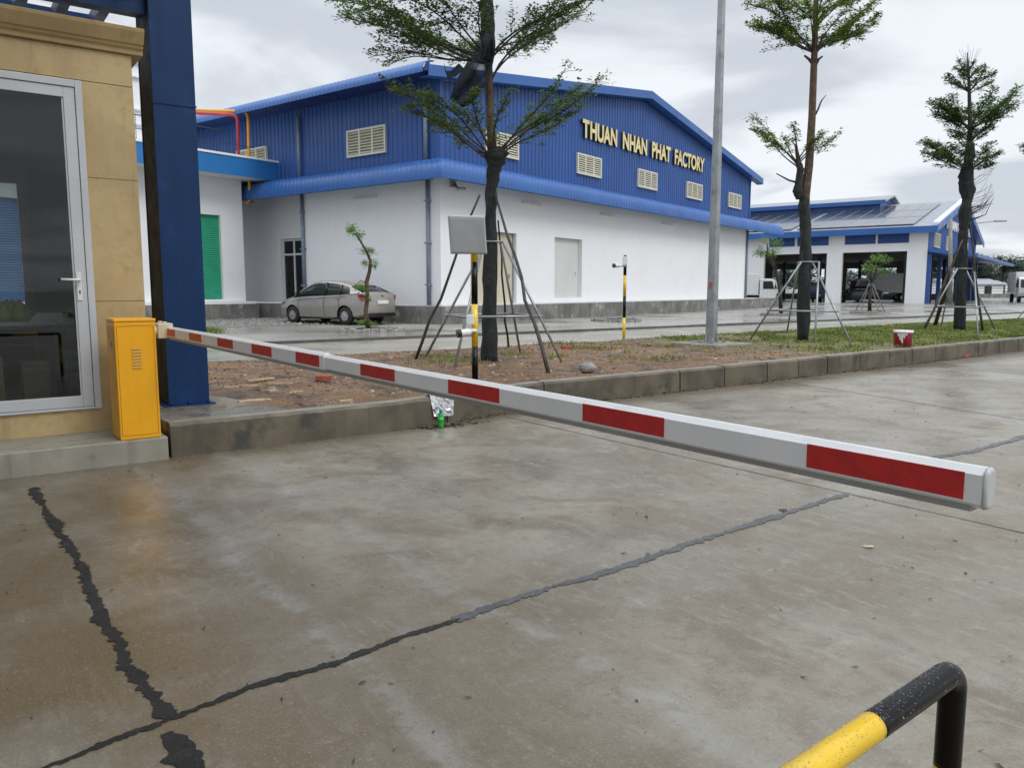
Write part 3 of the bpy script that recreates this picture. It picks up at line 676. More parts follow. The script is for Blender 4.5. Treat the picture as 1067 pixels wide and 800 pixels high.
def louver(fr, t0, t1, z0, z1, parent):
    f = MB(); fw = .07
    f.boxf(fr, t0, t0+fw, .0, .13, z0, z1); f.boxf(fr, t1-fw, t1, .0, .13, z0, z1)
    f.boxf(fr, t0+fw, t1-fw, .0, .13, z0, z0+fw); f.boxf(fr, t0+fw, t1-fw, .0, .13, z1-fw, z1)
    for q in (1/3, 2/3): x = t0+(t1-t0)*q; f.boxf(fr, x-.035, x+.035, .0, .125, z0+fw, z1-fw)
    f.m = 1; f.boxf(fr, t0+fw, t1-fw, .055, .06, z0+fw, z1-fw); f.m = 0
    fo = f.build('louvre_vent', [CREAM, mat('vent_shadow_backing', (.30, .285, .21), .8, bump=0) if 'vent_shadow_backing' not in MATS else MATS['vent_shadow_backing']], parent)
    sl = MB(); n = 8
    for k in range(n):
        z = z0+fw+(z1-z0-2*fw)*(k+.5)/n
        for q in range(3):
            a0 = t0+(t1-t0)*q/3+(.07 if q == 0 else .036); a1 = t0+(t1-t0)*(q+1)/3-(.07 if q == 2 else .036)
            sl.hexa([fr(a0, .12, z-.028), fr(a1, .12, z-.028), fr(a1, .08, z+.012), fr(a0, .08, z+.012), fr(a0, .12, z-.016), fr(a1, .12, z-.016), fr(a1, .08, z+.024), fr(a0, .08, z+.024)])
    sl.build('slats', CREAM, fo)
for tc in (3.28, 9.32, 14.65, 20.05, 25.8): louver(fg, tc-.98, tc+.98, 6.25, 7.09, fa)
for tc in (3.42, 10.2): louver(fs, tc-1.0, tc+1.0, 6.2, 7.15, fa)
# doors
def pdoor(fr, t0, t1, z0, z1, m, parent, double=False, o=-.16):
    d = MB(); d.boxf(fr, t0+.005, t1-.005, o-.03, o, z0+.005, z1-.005); do_ = d.build('door', m, parent)
    d = MB(); ts = [t0+.005, t1-.065]+([(t0+t1)/2-.015] if double else [])
    for x in ts: d.boxf(fr, x, x+(.06 if x != (t0+t1)/2-.015 else .03), o+.001, o+.02, z0+.005, z1-.005)
    d.boxf(fr, t0+.07, t1-.07, o+.001, o+.02, z1-.07, z1-.01); d.boxf(fr, t1-.3, t1-.27, o+.001, o+.04, z0+.95, z0+1.1)
    d.build('frame', GALV if m is BEIGED else WINGREY, do_)
pdoor(fg, 1.55, 4.27, .94, 3.56, BEIGED, fa, True); pdoor(fg, 6.86, 8.96, 1.12, 3.57, WINGREY, fa, False)
d = MB(); d.boxf(fs, 7.91, 9.39, -RD-.12, -RD-.1, .95, 3.51); do_ = d.build('glass_door', DARKGL, fa)
d = MB()
for x in (7.91, 8.61, 9.31): d.boxf(fs, x, x+.08, -RD-.098, -RD-.06, .95, 3.51)
for z in (.95, 2.85, 3.43): d.boxf(fs, 7.99, 9.31, -RD-.097, -RD-.062, z, z+.08)
d.build('frame', WPLAS, do_)
d = MB(); d.boxf(fs, 7.80, 7.899, -RD, -RD+.05, .93, 3.6); d.boxf(fs, 9.401, 9.55, -RD, -RD+.05, .93, 3.6); d.boxf(fs, 7.90, 9.40, -RD, -RD+.05, 3.521, 3.6); d.build('door_surround', WHITE, fa)
# downpipes
DP = mat('blue_grey_downpipe', (.20, .235, .31), .45, bump=0)
for (fr, t, o) in ((fs, .50, .075), (fs, 7.12, .075)):
    for z0, z1, oo in ((5.75, EZ-.3, o+.06), (.93, 5.2, o)):
        d = MB(); d.tube([fr(t, oo, z0), fr(t, oo, z1)], .07, 10); d.build('downpipe', DP, fa)
    for z in (1.6, 3.0, 4.4):
        d = MB(); d.boxf(fr, t-.1, t+.1, .0, .16, z, z+.05); d.build('pipe_clamp', DP, fa)
d = MB(); d.tube([fg(TW-.25, .075, .93), fg(TW-.25, .075, 5.1)], .07, 10); d.build('downpipe', DP, fa)
# small soffit lights
for t in (4.6, 10.4, 16.4, 22.4):
    d = MB(); d.boxf(fg, t, t+1.2, .03, .09, 4.72, 4.78); d.build('wall_lamp', CREAM, fa)
for t in (3.0,):
    d = MB(); d.boxf(fs, t, t+1.2, .02, .08, 4.72, 4.78); d.build('wall_lamp', CREAM, fa)
d = MB(); d.tube([fg(.62, .1, 4.98), fg(.62, .25, 4.84), fg(.80, .45, 4.82)], .055, 8); d.boxf(fg, .5, .72, .003, .1, 4.9, 5.1); d.build('security_camera', GALV, fa)
# ------------------------------------------------------------------ white utility building on the left
W = gnd(257, 332, .3); WX = (W.x, W.y)
fw_ = frame(WX, G, (-S[0], -S[1]))
ub = thing('utility_building', fw_(-4, -4, .3), 'low white building with bright blue fascia and green roller shutter behind the column', 'building')
w = MB(); w.boxf(fw_, -14, .35, -3.5, .35, .25, .90); w.build('plinth', PLINTH, ub, bevel=.01)
w = MB(); wall_holes(w, fw_, -14, 0, .902, 5.72, -.25, 0, [(-3.6, -.98, 1.08, 4.30), (-9.5, -6.5, 1.08, 4.3)]); w.boxf(fw_, -.25, 0, -3.5, -.252, .902, 5.72); w.boxf(fw_, -13.99, -13.7, -3.5, -.252, .902, 5.72); w.boxf(fw_, -14, 0, -3.7, -3.502, .902, 5.72); w.build('wall', WHITE, ub)
w = MB(); w.boxf(fw_, -14.3, .25, .02, .35, .901, 1.0); w.build('base_band', WHITE, ub)
for (a0, a1) in ((-3.6, -.98), (-9.5, -6.5)):
    w = MB(); n = 40; rows = []
    for i in range(n*2+1):
        z = 1.08+(4.30-1.08)*i/(2*n); rows.append([fw_(a0, -.14+.02*(i % 2), z), fw_(a1, -.14+.02*(i % 2), z)])
    w.sheet(rows, False); w.build('roller_shutter', GREENSH if a0 > -5 else FASCIA, ub)
w = MB(); w.boxf(fw_, -14.9, 1.15, -4.2, 1.0, 5.722, 5.80); w.build('soffit', WHITE, ub)
w = MB(); w.boxf(fw_, -14.92, 1.17, .98, 1.02, 5.72, 6.42); w.boxf(fw_, 1.13, 1.17, -4.2, .979, 5.72, 6.42); w.build('fascia', FASCIA, ub)
w = MB(); w.boxf(fw_, -14.95, 1.2, .93, 1.05, 6.422, 6.50); w.boxf(fw_, 1.08, 1.2, -4.2, .929, 6.422, 6.50); w.boxf(fw_, -14.9, 1.07, -4.1, .92, 6.3, 6.4); w.build('parapet_cap', WHITE, ub)
w = MB(); rr = fw_
w.tube([fw_(-9, .75, 6.9), fw_(.15, .75, 6.9)], .012, 6); w.tube([fw_(-9, .75, 7.35), fw_(-1.0, .75, 7.35)], .02, 6)
for k in range(36): w.tube([fw_(-1.0-.22*k, .75, 6.4), fw_(-1.0-.22*k, .75, 7.35)], .009, 5, False)
w.build('roof_railing', mat('dark_rail', (.03, .04, .07), .5, bump=0), ub)
w = MB()
for z in (7.2, 7.7, 8.8, 9.3): w.boxf(fw_, -12, -3.6, -.1, .0, z, z+.06)
w.boxf(fw_, -12, -3.6, -.25, -.12, 6.4, 10.5); w.build('rooftop_screen', WHITE, ub)
# red and orange service pipes from its roof to the factory wall
RP = mat('red_service_pipe', (.40, .03, .03), .4, bump=0); OP = mat('orange_service_pipe', (.66, .30, .02), .4, bump=0)
def pp2(u, v, dY=31.5): return pt(u, v, dY)
pi = MB(); pi.tube([pt(190, 117.5, 30.5), pt(243, 120, 31.2), pt(246.5, 122, 31.2), pt(247.5, 126, 31.2), pt(248.5, 163, 31.2)], .06, 10)
pi.build('red_pipe', RP, loc=pt(248, 160, 31.2), label='red service pipe bending down onto the roof of the low white building', cat='pipe')
pi = MB(); pi.tube([pt(190, 115, 31.0), pt(254, 116.5, 31.3), pt(257.5, 118.5, 31.3), pt(258.6, 123, 31.3), pt(260.2, 209, 31.45), pt(256, 211.5, 31.5)], .06, 10); pi.tube([pt(256, 211.5, 31.5), pt(263, 210.5, 31.9)], .06, 8)
pi.build('orange_pipe', OP, loc=pt(260, 209, 31.9), label='orange service pipe running down beside the blue fascia to the white wall', cat='pipe')
# ------------------------------------------------------------------ second factory in the distance
P2 = pt(963, 316, 64.0); P2 = (P2.x, P2.y); T2 = 29.5; L2 = 42
b2 = thing('second_factory', (P2[0]+S[0]*18+G[0]*14, P2[1]+S[1]*18+G[1]*14, .3), 'distant white hall with blue gable, solar panels and wide open bays', 'factory')
h1 = frame(P2, S, (-G[0], -G[1])); h2 = frame(P2, G, (-S[0], -S[1])); E2 = 6.5; Z2 = 9.75
bays = [(1.2+0*q, 0) for q in range(0)]
def tS(u):   # parameter along the side wall for a sight line
    k = (u-CX)/F
    # (x0 + Sx t) = k*(y0 + Sy t)/cos-ish
    return (P2[0]-k*(P2[1]*cp))/(k*S[1]*cp-S[0])
o1 = (tS(943), tS(876)); o2_ = (tS(860), tS(795)); hw_ = []
for a0, a1 in (o1, o2_, (o2_[1]+1.6, o2_[1]+9), (o2_[1]+10.6, o2_[1]+18)): hw_.append((a0, a1, .31, 4.62))
win = [(tS(944), tS(912)), (tS(909.5), tS(878)), (tS(861), tS(829)), (tS(826), tS(800))]
w = MB(); wall_holes(w, h1, 0, L2, .3, E2, -.35, 0, hw_); w.build('side_wall', WHITE, b2)
w = MB(); wall_holes(w, h1, 0, L2, .3, E2, -T2, -T2+.35, [(a, b, 1.0, 4.0) for a, b, _, _ in hw_]); w.build('rear_wall', GREYIN, b2)
for a0, a1 in win:
    w = MB(); w.boxf(h1, a0, a1, .005, .06, 4.95+.35, 5.95+.35-.1); w.build('blue_window_panel', mat('deep_blue_panel', (.015, .06, .22), .6, bump=0) if 'deep_blue_panel' not in MATS else MATS['deep_blue_panel'], b2)
for a in (o1[0]-.1, o1[1], o2_[0]-.1, o2_[1]):
    w = MB(); w.boxf(h1, a, a+.35, -.5, -.36, .3, 4.6); w.build('bay_column', BLACKST, b2)
for q in range(5):
    for oo in (-8, -16, -24):
        w = MB(); w.boxf(h1, 2+q*8.5, 2.3+q*8.5, oo-.15, oo+.15, .3, E2-.6); w.build('inner_column', MATS['dark_blue_bracket'], b2)
w = MB(); w.boxf(h1, .3, L2-.3, -T2+.4, -.4, 4.72, 4.8); w.build('ceiling', DARKIN, b2)
w = MB(); w.poly([h2(0, -.02, 4.5), h2(T2, -.02, 4.5), h2(T2, -.02, E2), h2(T2/2, -.02, Z2), h2(0, -.02, E2)]); corr(w, h2, 0, T2/2, 4.4, lambda t: E2+(Z2-E2)*t/(T2/2), .4, .05); corr(w, h2, T2/2, T2, 4.4, lambda t: E2+(Z2-E2)*(T2-t)/(T2/2), .4, .05)
nofix(w, 'gable_cladding', BLUE, b2)
def z2(t): return E2+.15+(Z2-E2)*(1-abs(t-T2/2)/(T2/2))
w = MB(); pr = [(-.6, z2(-.6)), (T2/2, z2(T2/2)), (T2+.6, z2(T2+.6))]; lo = [(t, z-.12) for t, z in pr][::-1]
w.rings([[h2(t, o, z) for t, z in pr+lo] for o in (.7, -L2)], True, False); w.build('roof', mat('grey_roof_sheet', (.24, .26, .29), .35, bump=0), b2)
w = MB()
for (a0, a1) in ((-.6, T2/2), (T2/2, T2+.6)):
    w.hexa([h2(a0, .705, z2(a0)-.45), h2(a1, .705, z2(a1)-.45), h2(a1, .76, z2(a1)-.45), h2(a0, .76, z2(a0)-.45), h2(a0, .705, z2(a0)+.1), h2(a1, .705, z2(a1)+.1), h2(a1, .76, z2(a1)+.1), h2(a0, .76, z2(a0)+.1)])
w.build('barge_board', BLUEROOF, b2)
w = MB(); w.boxf(h1, -.75, L2, .62, .85, z2(-.6)-.5, z2(-.6)+.02); w.build('gutter', BLUEROOF, b2)
# crenellated bright flashing along the verge
w = MB()
for k in range(20):
    t = .2+k*.72; w.hexa([h2(t, .25, z2(t)+.02), h2(t+.42, .25, z2(t+.42)+.02), h2(t+.42, .70, z2(t+.42)+.02), h2(t, .70, z2(t)+.02), h2(t, .25, z2(t)+.22), h2(t+.42, .25, z2(t+.42)+.22), h2(t+.42, .70, z2(t+.42)+.22), h2(t, .70, z2(t)+.22)])
w.build('verge_flashing', WHITE, b2)
# solar panels on the slope that faces us
SOL = mat('solar_panel_glass', (.05, .06, .08), .2, var=.05, bump=0, coat=.6)
for r_i in range(3):
    for c_i in range(4):
        t0 = .3+r_i*4.2; t1 = t0+4.05; a0 = 1.2+c_i*10; a1 = a0+9.4
        w = MB(); w.hexa([h2(t0, -a0, z2(t0)+.06), h2(t1, -a0, z2(t1)+.06), h2(t1, -a1, z2(t1)+.06), h2(t0, -a1, z2(t0)+.06), h2(t0, -a0, z2(t0)+.12), h2(t1, -a0, z2(t1)+.12), h2(t1, -a1, z2(t1)+.12), h2(t0, -a1, z2(t0)+.12)])
        so = w.build('solar_panel', SOL, b2); w = MB()
        for k in range(1, 7):
            a = a0+(a1-a0)*k/7-.0; w.hexa([h2(t0, -a, z2(t0)+.121), h2(t1, -a, z2(t1)+.121), h2(t1, -a-.05, z2(t1)+.121), h2(t0, -a-.05, z2(t0)+.121), h2(t0, -a, z2(t0)+.135), h2(t1, -a, z2(t1)+.135), h2(t1, -a-.05, z2(t1)+.135), h2(t0, -a-.05, z2(t0)+.135)])
        w.build('panel_seams', GALV, so)
# ridge monitor
m0, m1 = T2/2-3.4, T2/2+3.4
w = MB(); w.boxf(h2, m0, m1, -L2+.5, -6.2, Z2-.9, Z2+.35); w.build('ridge_monitor', BLUEROOF, b2)
w = MB(); w.rings([[h2(t, o, z) for t, z in ((m0-.5, Z2+.22), (T2/2, Z2+1.05), (m1+.5, Z2+.22), (m1+.5, Z2+.08), (T2/2, Z2+.9), (m0-.5, Z2+.08))] for o in (-5.6, -L2)], True, False)
w.build('monitor_roof', MATS['grey_roof_sheet'], b2)
w = MB(); w.poly([h2(m0, -6.1, Z2+.3), h2(m1, -6.1, Z2+.3), h2(T2/2, -6.1, Z2+.88)]); w.boxf(h2, m0-.55, m0-.51, -L2, -5.6, Z2-.1, Z2+.28); w.build('monitor_end', BLUEROOF, b2)
# canopy over the gable side
w = MB(); w.hexa([h2(-.5, .1, 4.5), h2(T2+2, .1, 4.5), h2(T2+2, 3.6, 4.0), h2(-.5, 3.6, 4.0), h2(-.5, .1, 4.75), h2(T2+2, .1, 4.75), h2(T2+2, 3.6, 4.25), h2(-.5, 3.6, 4.25)]); w.build('gable_canopy', BLUEROOF, b2)
for t in (.0, 5.0, 10, 15, 20, 25, 29.2):
    w = MB(); w.boxf(h2, t, t+.3, .02, .32, .3, 4.35); w.build('gable_column', BLUE, b2)
for (t0, t1) in ((2.3, 5.2), (8.5, 11), (20, 22.5)):
    louver(h2, t0, t1, 5.0, 6.2, b2)
letters('THUAN NHAN PHAT', h2, 7.6, 23.5, 6.9, 7.75, .08, b2, [WHITE], ext=.05, bold=.03)
# ------------------------------------------------------------------ vehicles
def place(root_loc, head): # head = forward direction
    hx, hy = head; n = math.hypot(hx, hy); hx /= n; hy /= n
    return lambda x, y, z: Vector((root_loc[0]+hx*x-hy*y, root_loc[1]+hy*x+hx*y, root_loc[2]+z))
def wheel(f, x, y, r, w_, parent, side):
    t = MB(); pr = [(.55*r, 0), (.9*r, 0), (r, .03), (r, w_-.03), (.9*r, w_), (.55*r, w_)]; n = 28
    t.rings([[f(x+rr*math.cos(2*math.pi*k/n), y+side*(ww-w_), r+rr*math.sin(2*math.pi*k/n)) for k in range(n)] for rr, ww in pr], False, True)
    wo_ = t.build('wheel', TYRE, parent)
    t = MB()
    t.rings([[f(x+rr*math.cos(2*math.pi*k/n), y+side*ww, r+rr*math.sin(2*math.pi*k/n)) for k in range(n)] for rr, ww in ((.66*r, -.012), (.62*r, .0), (.57*r, -.01), (.50*r, -.06), (.05*r, -.06))], True, True)
    for k in range(10):
        an = 2*math.pi*k/10; c, s_ = math.cos(an), math.sin(an)
        q = [(.12*r, .045*r), (.6*r, .05*r), (.6*r, -.05*r), (.12*r, -.045*r)]
        lo_ = [f(x+c*a-s_*b, y+side*(-.05), r+s_*a+c*b) for a, b in q]; hi_ = [f(x+c*a-s_*b, y+side*(-.004), r+s_*a+c*b) for a, b in q]
        t.hexa(lo_+hi_)
    t.rings([[f(x+rr*math.cos(2*math.pi*k/12), y+side*ww, r+rr*math.sin(2*math.pi*k/12)) for k in range(12)] for rr, ww in ((.17*r, -.05), (.16*r, .004), (.05*r, .008))], True, True)
    t.build('rim', RIM, wo_)
def sedan(loc, head, label, paint, name='parked_car', sc=1.0):
    f0 = place(loc, head); f = lambda x, y, z: f0(x*sc, y*sc, z*sc)
    c = thing(name, loc, label, 'car')
    X = [-2.16, -2.10, -1.9, -1.7, -1.2, -.6, 0, .6, 1.1, 1.5, 1.85, 2.05, 2.15]
    HW = [.60, .72, .80, .83, .85, .855, .855, .855, .85, .83, .77, .66, .48]
    ZB = [.40, .32, .27, .23, .19, .18, .18, .18, .19, .20, .22, .26, .34]
    ZS = [.90, 1.0, 1.03, 1.03, 1.02, .985, .96, .94, .90, .84, .76, .68, .58]
    ZT = [.94, 1.07, 1.10, 1.10, 1.07, 1.02, 1.0, .98, .985, .93, .85, .75, .62]
    rings = []
    for x, h, zb, zs, zt in zip(X, HW, ZB, ZS, ZT):
        half = [(0, zb), (h*.80, zb), (h*.955, zb+.07), (h*.99, zb+(zs-zb)*.42), (h, zb+(zs-zb)*.58), (h*.985, zb+(zs-zb)*.82), (h*.93, zs), (h*.72, zt-.02), (h*.35, zt)]
        pts = [(y, z) for y, z in half]+[(0, zt)]+[(-y, z) for y, z in half[::-1][:-1]]
        rings.append([f(x, y, z) for y, z in pts])
    b = MB(); b.rings(rings, True, True); bo_ = b.build('body', [paint, BPLAS], c)
    # wheel arches cut out
    cut = MB()
    for x in (-1.22, 1.27):
        for sd in (-1, 1):
            cut.rings([[f(x+.355*math.cos(2*math.pi*k/28), sd*yy, .30+.355*math.sin(2*math.pi*k/28)) for k in range(28)] for yy in (.60, 1.0)], True, False)
    co_ = cut.build('arch_cutter', BPLAS, c)
    md = bo_.modifiers.new('arch', 'BOOLEAN'); md.operation = 'DIFFERENCE'; md.object = co_; md.solver = 'EXACT'
    bpy.context.view_layer.update(); dg = bpy.context.evaluated_depsgraph_get()
    me = bpy.data.meshes.new_from_object(bo_.evaluated_get(dg)); bo_.modifiers.clear(); bo_.data = me
    bpy.data.objects.remove(co_)
    me.polygons.foreach_set('use_smooth', [True]*len(me.polygons))
    es = bo_.modifiers.new('es', 'EDGE_SPLIT'); es.split_angle = R(38)
    # cabin
    cb = MB(); rg = []
    GX = [(-1.86, 1.08, .66), (-1.25, 1.345, .60), (-.85, 1.43, .585), (-.3, 1.47, .58), (.15, 1.462, .58), (.45, 1.40, .59), (.85, 1.20, .64), (1.22, .97, .68)]
    for x, zr_, wr in GX:
        bw = .80; zb = 1.0 if x > -1.7 else 1.05; zb = min(zb, zr_-.02) if x < 1.1 else .94
        rg.append([f(x, y, z) for y, z in ((-bw, zb), (-wr-.04, zr_-.07), (-wr+.04, zr_-.015), (0, zr_+.012), (wr-.04, zr_-.015), (wr+.04, zr_-.07), (bw, zb))])
    cb.rings(rg, True, True); cb.build('cabin_glass', CARGL, c)
    rf = MB(); rows = []
    for x, zr_, wr in [(-1.38, 1.295, .605), (-1.22, 1.355, .60), (-.85, 1.43, .585), (-.3, 1.47, .58), (.15, 1.462, .58), (.42, 1.41, .59), (.48, 1.385, .592)]:
        rows.append([f(x, y, z+.012) for y, z in ((-wr-.045, zr_-.085), (-wr-.01, zr_-.04), (-wr+.06, zr_-.008), (0, zr_+.014), (wr-.06, zr_-.008), (wr+.01, zr_-.04), (wr+.045, zr_-.085))])
    rf.sheet(rows); nofix(rf, 'roof', paint, c)
    for sd in (-1, 1):
        pl = MB(); pl.tube([f(1.24, sd*.70, .955), f(.85, sd*.665, 1.165), f(.45, sd*.635, 1.355)], .028, 8)
        pl.m = 0; rowsq = [[f(-2.0, sd*.77, 1.03), f(-1.86, sd*.67, 1.085)], [f(-1.75, sd*.795, 1.035), f(-1.66, sd*.675, 1.17)], [f(-1.46, sd*.805, 1.025), f(-1.36, sd*.66, 1.275)]]
        pl.sheet(rowsq, True); pl.build('pillar', paint, c)
        pl = MB(); pl.tube([f(-.32, sd*.80, 1.0), f(-.30, sd*.645, 1.40)], .030, 6); pl.tube([f(-1.02, sd*.805, 1.0), f(-1.0, sd*.65, 1.33)], .016, 6); pl.build('black_pillar', BPLAS, c)
        mi = MB(); mi.rings([[f(.86+a, sd*(.86+e), 1.03+b_) for a, b_ in ((-.05, -.055), (.05, -.05), (.06, 0), (.03, .06), (-.05, .06))] for e in (0, .14)], True, True); mi.build('mirror', BPLAS, c, bevel=.01)
        for x in (.12, -.92): 
            hd = MB(); hd.boxf(lambda t, o, z: f(t, o, z), x-.09, x+.09, sd*.845, sd*.87, .865, .895); hd.build('door_handle', paint, c, bevel=.005)
        gl = MB()
        for x in (.93, -.30, -1.0): gl.tube([f(x, sd*.853, .32), f(x+.015, sd*.861, .62), f(x, sd*.855, .84), f(x-.02, sd*.80, 1.0)], .005, 5)
        gl.tube([f(1.75, sd*.775, .70), f(.9, sd*.848, .83), f(-.4, sd*.852, .90), f(-1.3, sd*.845, .94)], .006, 5)
        gl.build('door_seams', BPLAS, c)
        sk = MB(); sk.tube([f(-.8, sd*.82, .215), f(.85, sd*.82, .215)], .03, 8); sk.build('sill', BPLAS, c)
        tl_ = MB(); tl_.rings([[f(-1.93-.0*k, sd*.80, .80), f(-1.80, sd*.835, .98), f(-2.0, sd*.79, 1.01), f(-2.13, sd*.66, .99), f(-2.155, sd*.62, .84)], [f(-1.95, sd*.835, .80), f(-1.83, sd*.862, .98), f(-2.03, sd*.82, 1.01), f(-2.165, sd*.68, .99), f(-2.185, sd*.64, .84)]], True, False); tl_.build('tail_light', REDL, c)
        hl = MB(); hl.rings([[f(2.02, sd*.64, .62), f(1.72, sd*.80, .74), f(1.70, sd*.78, .80), f(1.98, sd*.60, .72)], [f(2.05, sd*.67, .62), f(1.75, sd*.825, .74), f(1.72, sd*.80, .81), f(2.0, sd*.62, .735)]], True, False); hl.build('headlight', RIM, c)
    pl = MB(); pl.boxf(lambda t, o, z: f(t, o, z), -2.2, -2.165, -.26, .26, .70, .82); pl.build('number_plate', WPLAS, c)
    pl = MB(); pl.boxf(lambda t, o, z: f(t, o, z), -2.19, -2.0, -.62, .62, .27, .40); pl.build('rear_bumper_insert', BPLAS, c, bevel=.02)
    pl = MB(); pl.rings([[f(-2.1+.02*math.cos(k*math.pi/6)-.045, .06*math.cos(k*math.pi/6), .955+.03*math.sin(k*math.pi/6)) for k in range(12)], [f(-2.1-.06, .055*math.cos(k*math.pi/6), .955+.027*math.sin(k*math.pi/6)) for k in range(12)]], True, False); pl.build('badge', BPLAS, c)
    for x in (-1.22, 1.27):
        for sd in (-1, 1): wheel(f, x, sd*.835, .30, .19, c, sd)
    ax = MB(); ax.boxf(lambda t, o, z: f(t, o, z), -1.5, 1.5, -.55, .55, .17, .24); ax.build('underbody', BLACKST, c)
    return c
hd = Vector((-.845, .535, 0)).normalized(); wr = gnd(360, 338.6, .305)
lt = Vector((-hd.y, hd.x, 0))   # left side of the car
ctr = wr+hd*1.20-lt*.78
sedan((ctr.x, ctr.y, .305), (hd.x, hd.y), 'champagne silver sedan parked against the factory plinth, rear toward the small bent tree', CARP, sc=.985)
def truck(loc, head, label, cabm, boxm, sc=1.0, box=True):
    f0 = place(loc, head); f = lambda x, y, z: f0(x*sc, y*sc, z*sc); t = thing('box_truck', loc, label, 'truck')
    c = MB(); pr = [(1.35, .5), (2.75, .5), (2.85, 1.25), (2.62, 2.15), (2.3, 2.28), (1.35, 2.28)]
    c.rings([[f(x, y, z) for x, z in pr] for y in (-.95, .95)], True, False); cab = c.build('cab', cabm, t, bevel=.05*sc)
    c = MB(); c.hexa([f(2.83, -.82, 1.33), f(2.83, .82, 1.33), f(2.87, .82, 1.33), f(2.87, -.82, 1.33), f(2.645, -.8, 2.05), f(2.645, .8, 2.05), f(2.685, .8, 2.05), f(2.685, -.8, 2.05)])
    c.build('windscreen', DARKGL, cab)
    for sd in (-1, 1):
        c = MB(); c.hexa([f(1.65, sd*.95, 1.35), f(2.62, sd*.95, 1.35), f(2.62, sd*.965, 1.35), f(1.65, sd*.965, 1.35), f(1.65, sd*.95, 2.05), f(2.45, sd*.95, 2.05), f(2.45, sd*.965, 2.05), f(1.65, sd*.965, 2.05)]); c.build('side_window', DARKGL, cab)
        c = MB(); c.boxf(lambda a, o, z: f(a, o, z), 2.7, 2.8, sd*1.0, sd*1.18, 1.35, 1.75); c.build('mirror', BPLAS, cab)
        c = MB(); c.boxf(lambda a, o, z: f(a, o, z), 2.79, 2.85, sd*.55, sd*.85, .72, .92); c.build('headlight', RIM, cab)
    c = MB(); c.boxf(lambda a, o, z: f(a, o, z), 2.8, 2.88, -.5, .5, .75, .9); c.boxf(lambda a, o, z: f(a, o, z), 2.72, 2.87, -.92, .92, .45, .6); c.build('bumper', BPLAS, cab)
    c = MB(); c.boxf(lambda a, o, z: f(a, o, z), -2.8, 1.3, -.35, .35, .55, .8); c.build('chassis', BPLAS, t)
    c = MB()
    if box: c.boxf(lambda a, o, z: f(a, o, z), -2.9, 1.25, -1.0, 1.0, .85, 2.75)
    else: c.boxf(lambda a, o, z: f(a, o, z), -2.9, 1.25, -1.0, 1.0, .85, 1.35)
    c.build('cargo_box', boxm, t, bevel=.03*sc)
    for x in (-1.7, 2.05):
        for sd in (-1, 1): wheel(f, x, sd*.9, .40, .25, t, sd)
    return t
WT = mat('white_truck_paint', (.62, .63, .62), .3, var=.04, bump=0); BT = mat('blue_truck_paint', (.03, .08, .25), .3, bump=0); DK = mat('dark_car_paint', (.02, .022, .026), .2, bump=0, coat=.5)
def gy(u, Y, z=.305): p = pt(u, 320, Y); return (p.x, p.y, z)
truck(gy(1067, 72), (-.45, -1), 'white truck facing the camera at the right edge before the far trees', WT, WT)
truck(gy(918, 78), (-1, .12), 'white box truck seen through the right open bay of the distant hall', WT, WT)
truck(gy(851, 76), (-.6, -1), 'blue flatbed truck in the left open bay of the distant hall', BT, BT, .8, False)
truck(gy(776, 66), (.85, -.35), 'white truck half hidden behind the right corner of the main factory', WT, WT, .9)
sedan(gy(892, 72), (-.9, .5), 'dark sedan parked inside the right open bay of the distant hall', DK, name='dark_car')
# ------------------------------------------------------------------ poles
pb = gnd(741, 357, .34)
lp = thing('lamp_post', (pb.x, pb.y, .3), 'tall galvanised octagonal lamp post on a square concrete pad', 'lamp post')
w = MB(); q = lambda dx, dy, z: Vector((pb.x+C[0]*dx+N[0]*dy, pb.y+C[1]*dx+N[1]*dy, z))
w.hexa([q(-.62, -.62, .2), q(.62, -.62, .2), q(.62, .62, .2), q(-.62, .62, .2), q(-.6, -.6, .345), q(.6, -.6, .345), q(.6, .6, .345), q(-.6, .6, .345)]); w.build('concrete_pad', KERBT, lp, bevel=.02)
w = MB(); w.tube([Vector((pb.x, pb.y, .36)), Vector((pb.x, pb.y, 9.6))], [.125, .062], 8, True, False); w.build('shaft', GALV, lp)
w = MB(); w.boxf(lambda a, o, z: q(a, o, z), -.21, .21, -.21, .21, .347, .368)
for an in range(4):
    c, s_ = math.cos(an*math.pi/2), math.sin(an*math.pi/2)
    w.hexa([q(c*.10-s_*.006, s_*.10+c*.006, .368), q(c*.2-s_*.006, s_*.2+c*.006, .368), q(c*.2+s_*.006, s_*.2-c*.006, .368), q(c*.10+s_*.006, s_*.10-c*.006, .368), q(c*.10-s_*.006, s_*.10+c*.006, .60), q(c*.12-s_*.006, s_*.12+c*.006, .60), q(c*.12+s_*.006, s_*.12-c*.006, .60), q(c*.10+s_*.006, s_*.10-c*.006, .60)])
    x, y = .17*(1 if an in (0, 3) else -1), .17*(1 if an < 2 else -1); w.tube([q(x, y, .368), q(x, y, .42)], .016, 6)
w.build('base_flange', GALV, lp)
w = MB(); w.tube([Vector((pb.x, pb.y, 9.55)), Vector((pb.x-.6, pb.y-.5, 9.9)), Vector((pb.x-1.6, pb.y-1.3, 10.05))], .035, 8); w.build('arm', GALV, lp)
w = MB(); w.box(pb.x-2.1, pb.x-1.5, pb.y-1.5, pb.y-1.25, 9.98, 10.1); w.build('lantern', GREYBOX, lp, bevel=.03)
w = MB(); p_ = pt(740, 297, pb.y-.125); w.box(p_.x-.03, p_.x+.03, p_.y-.012, p_.y-.004, p_.z-.06, p_.z+.06); w.build('small_tag', mat('faded_red_tag', (.25, .06, .05), .6, bump=0), lp)
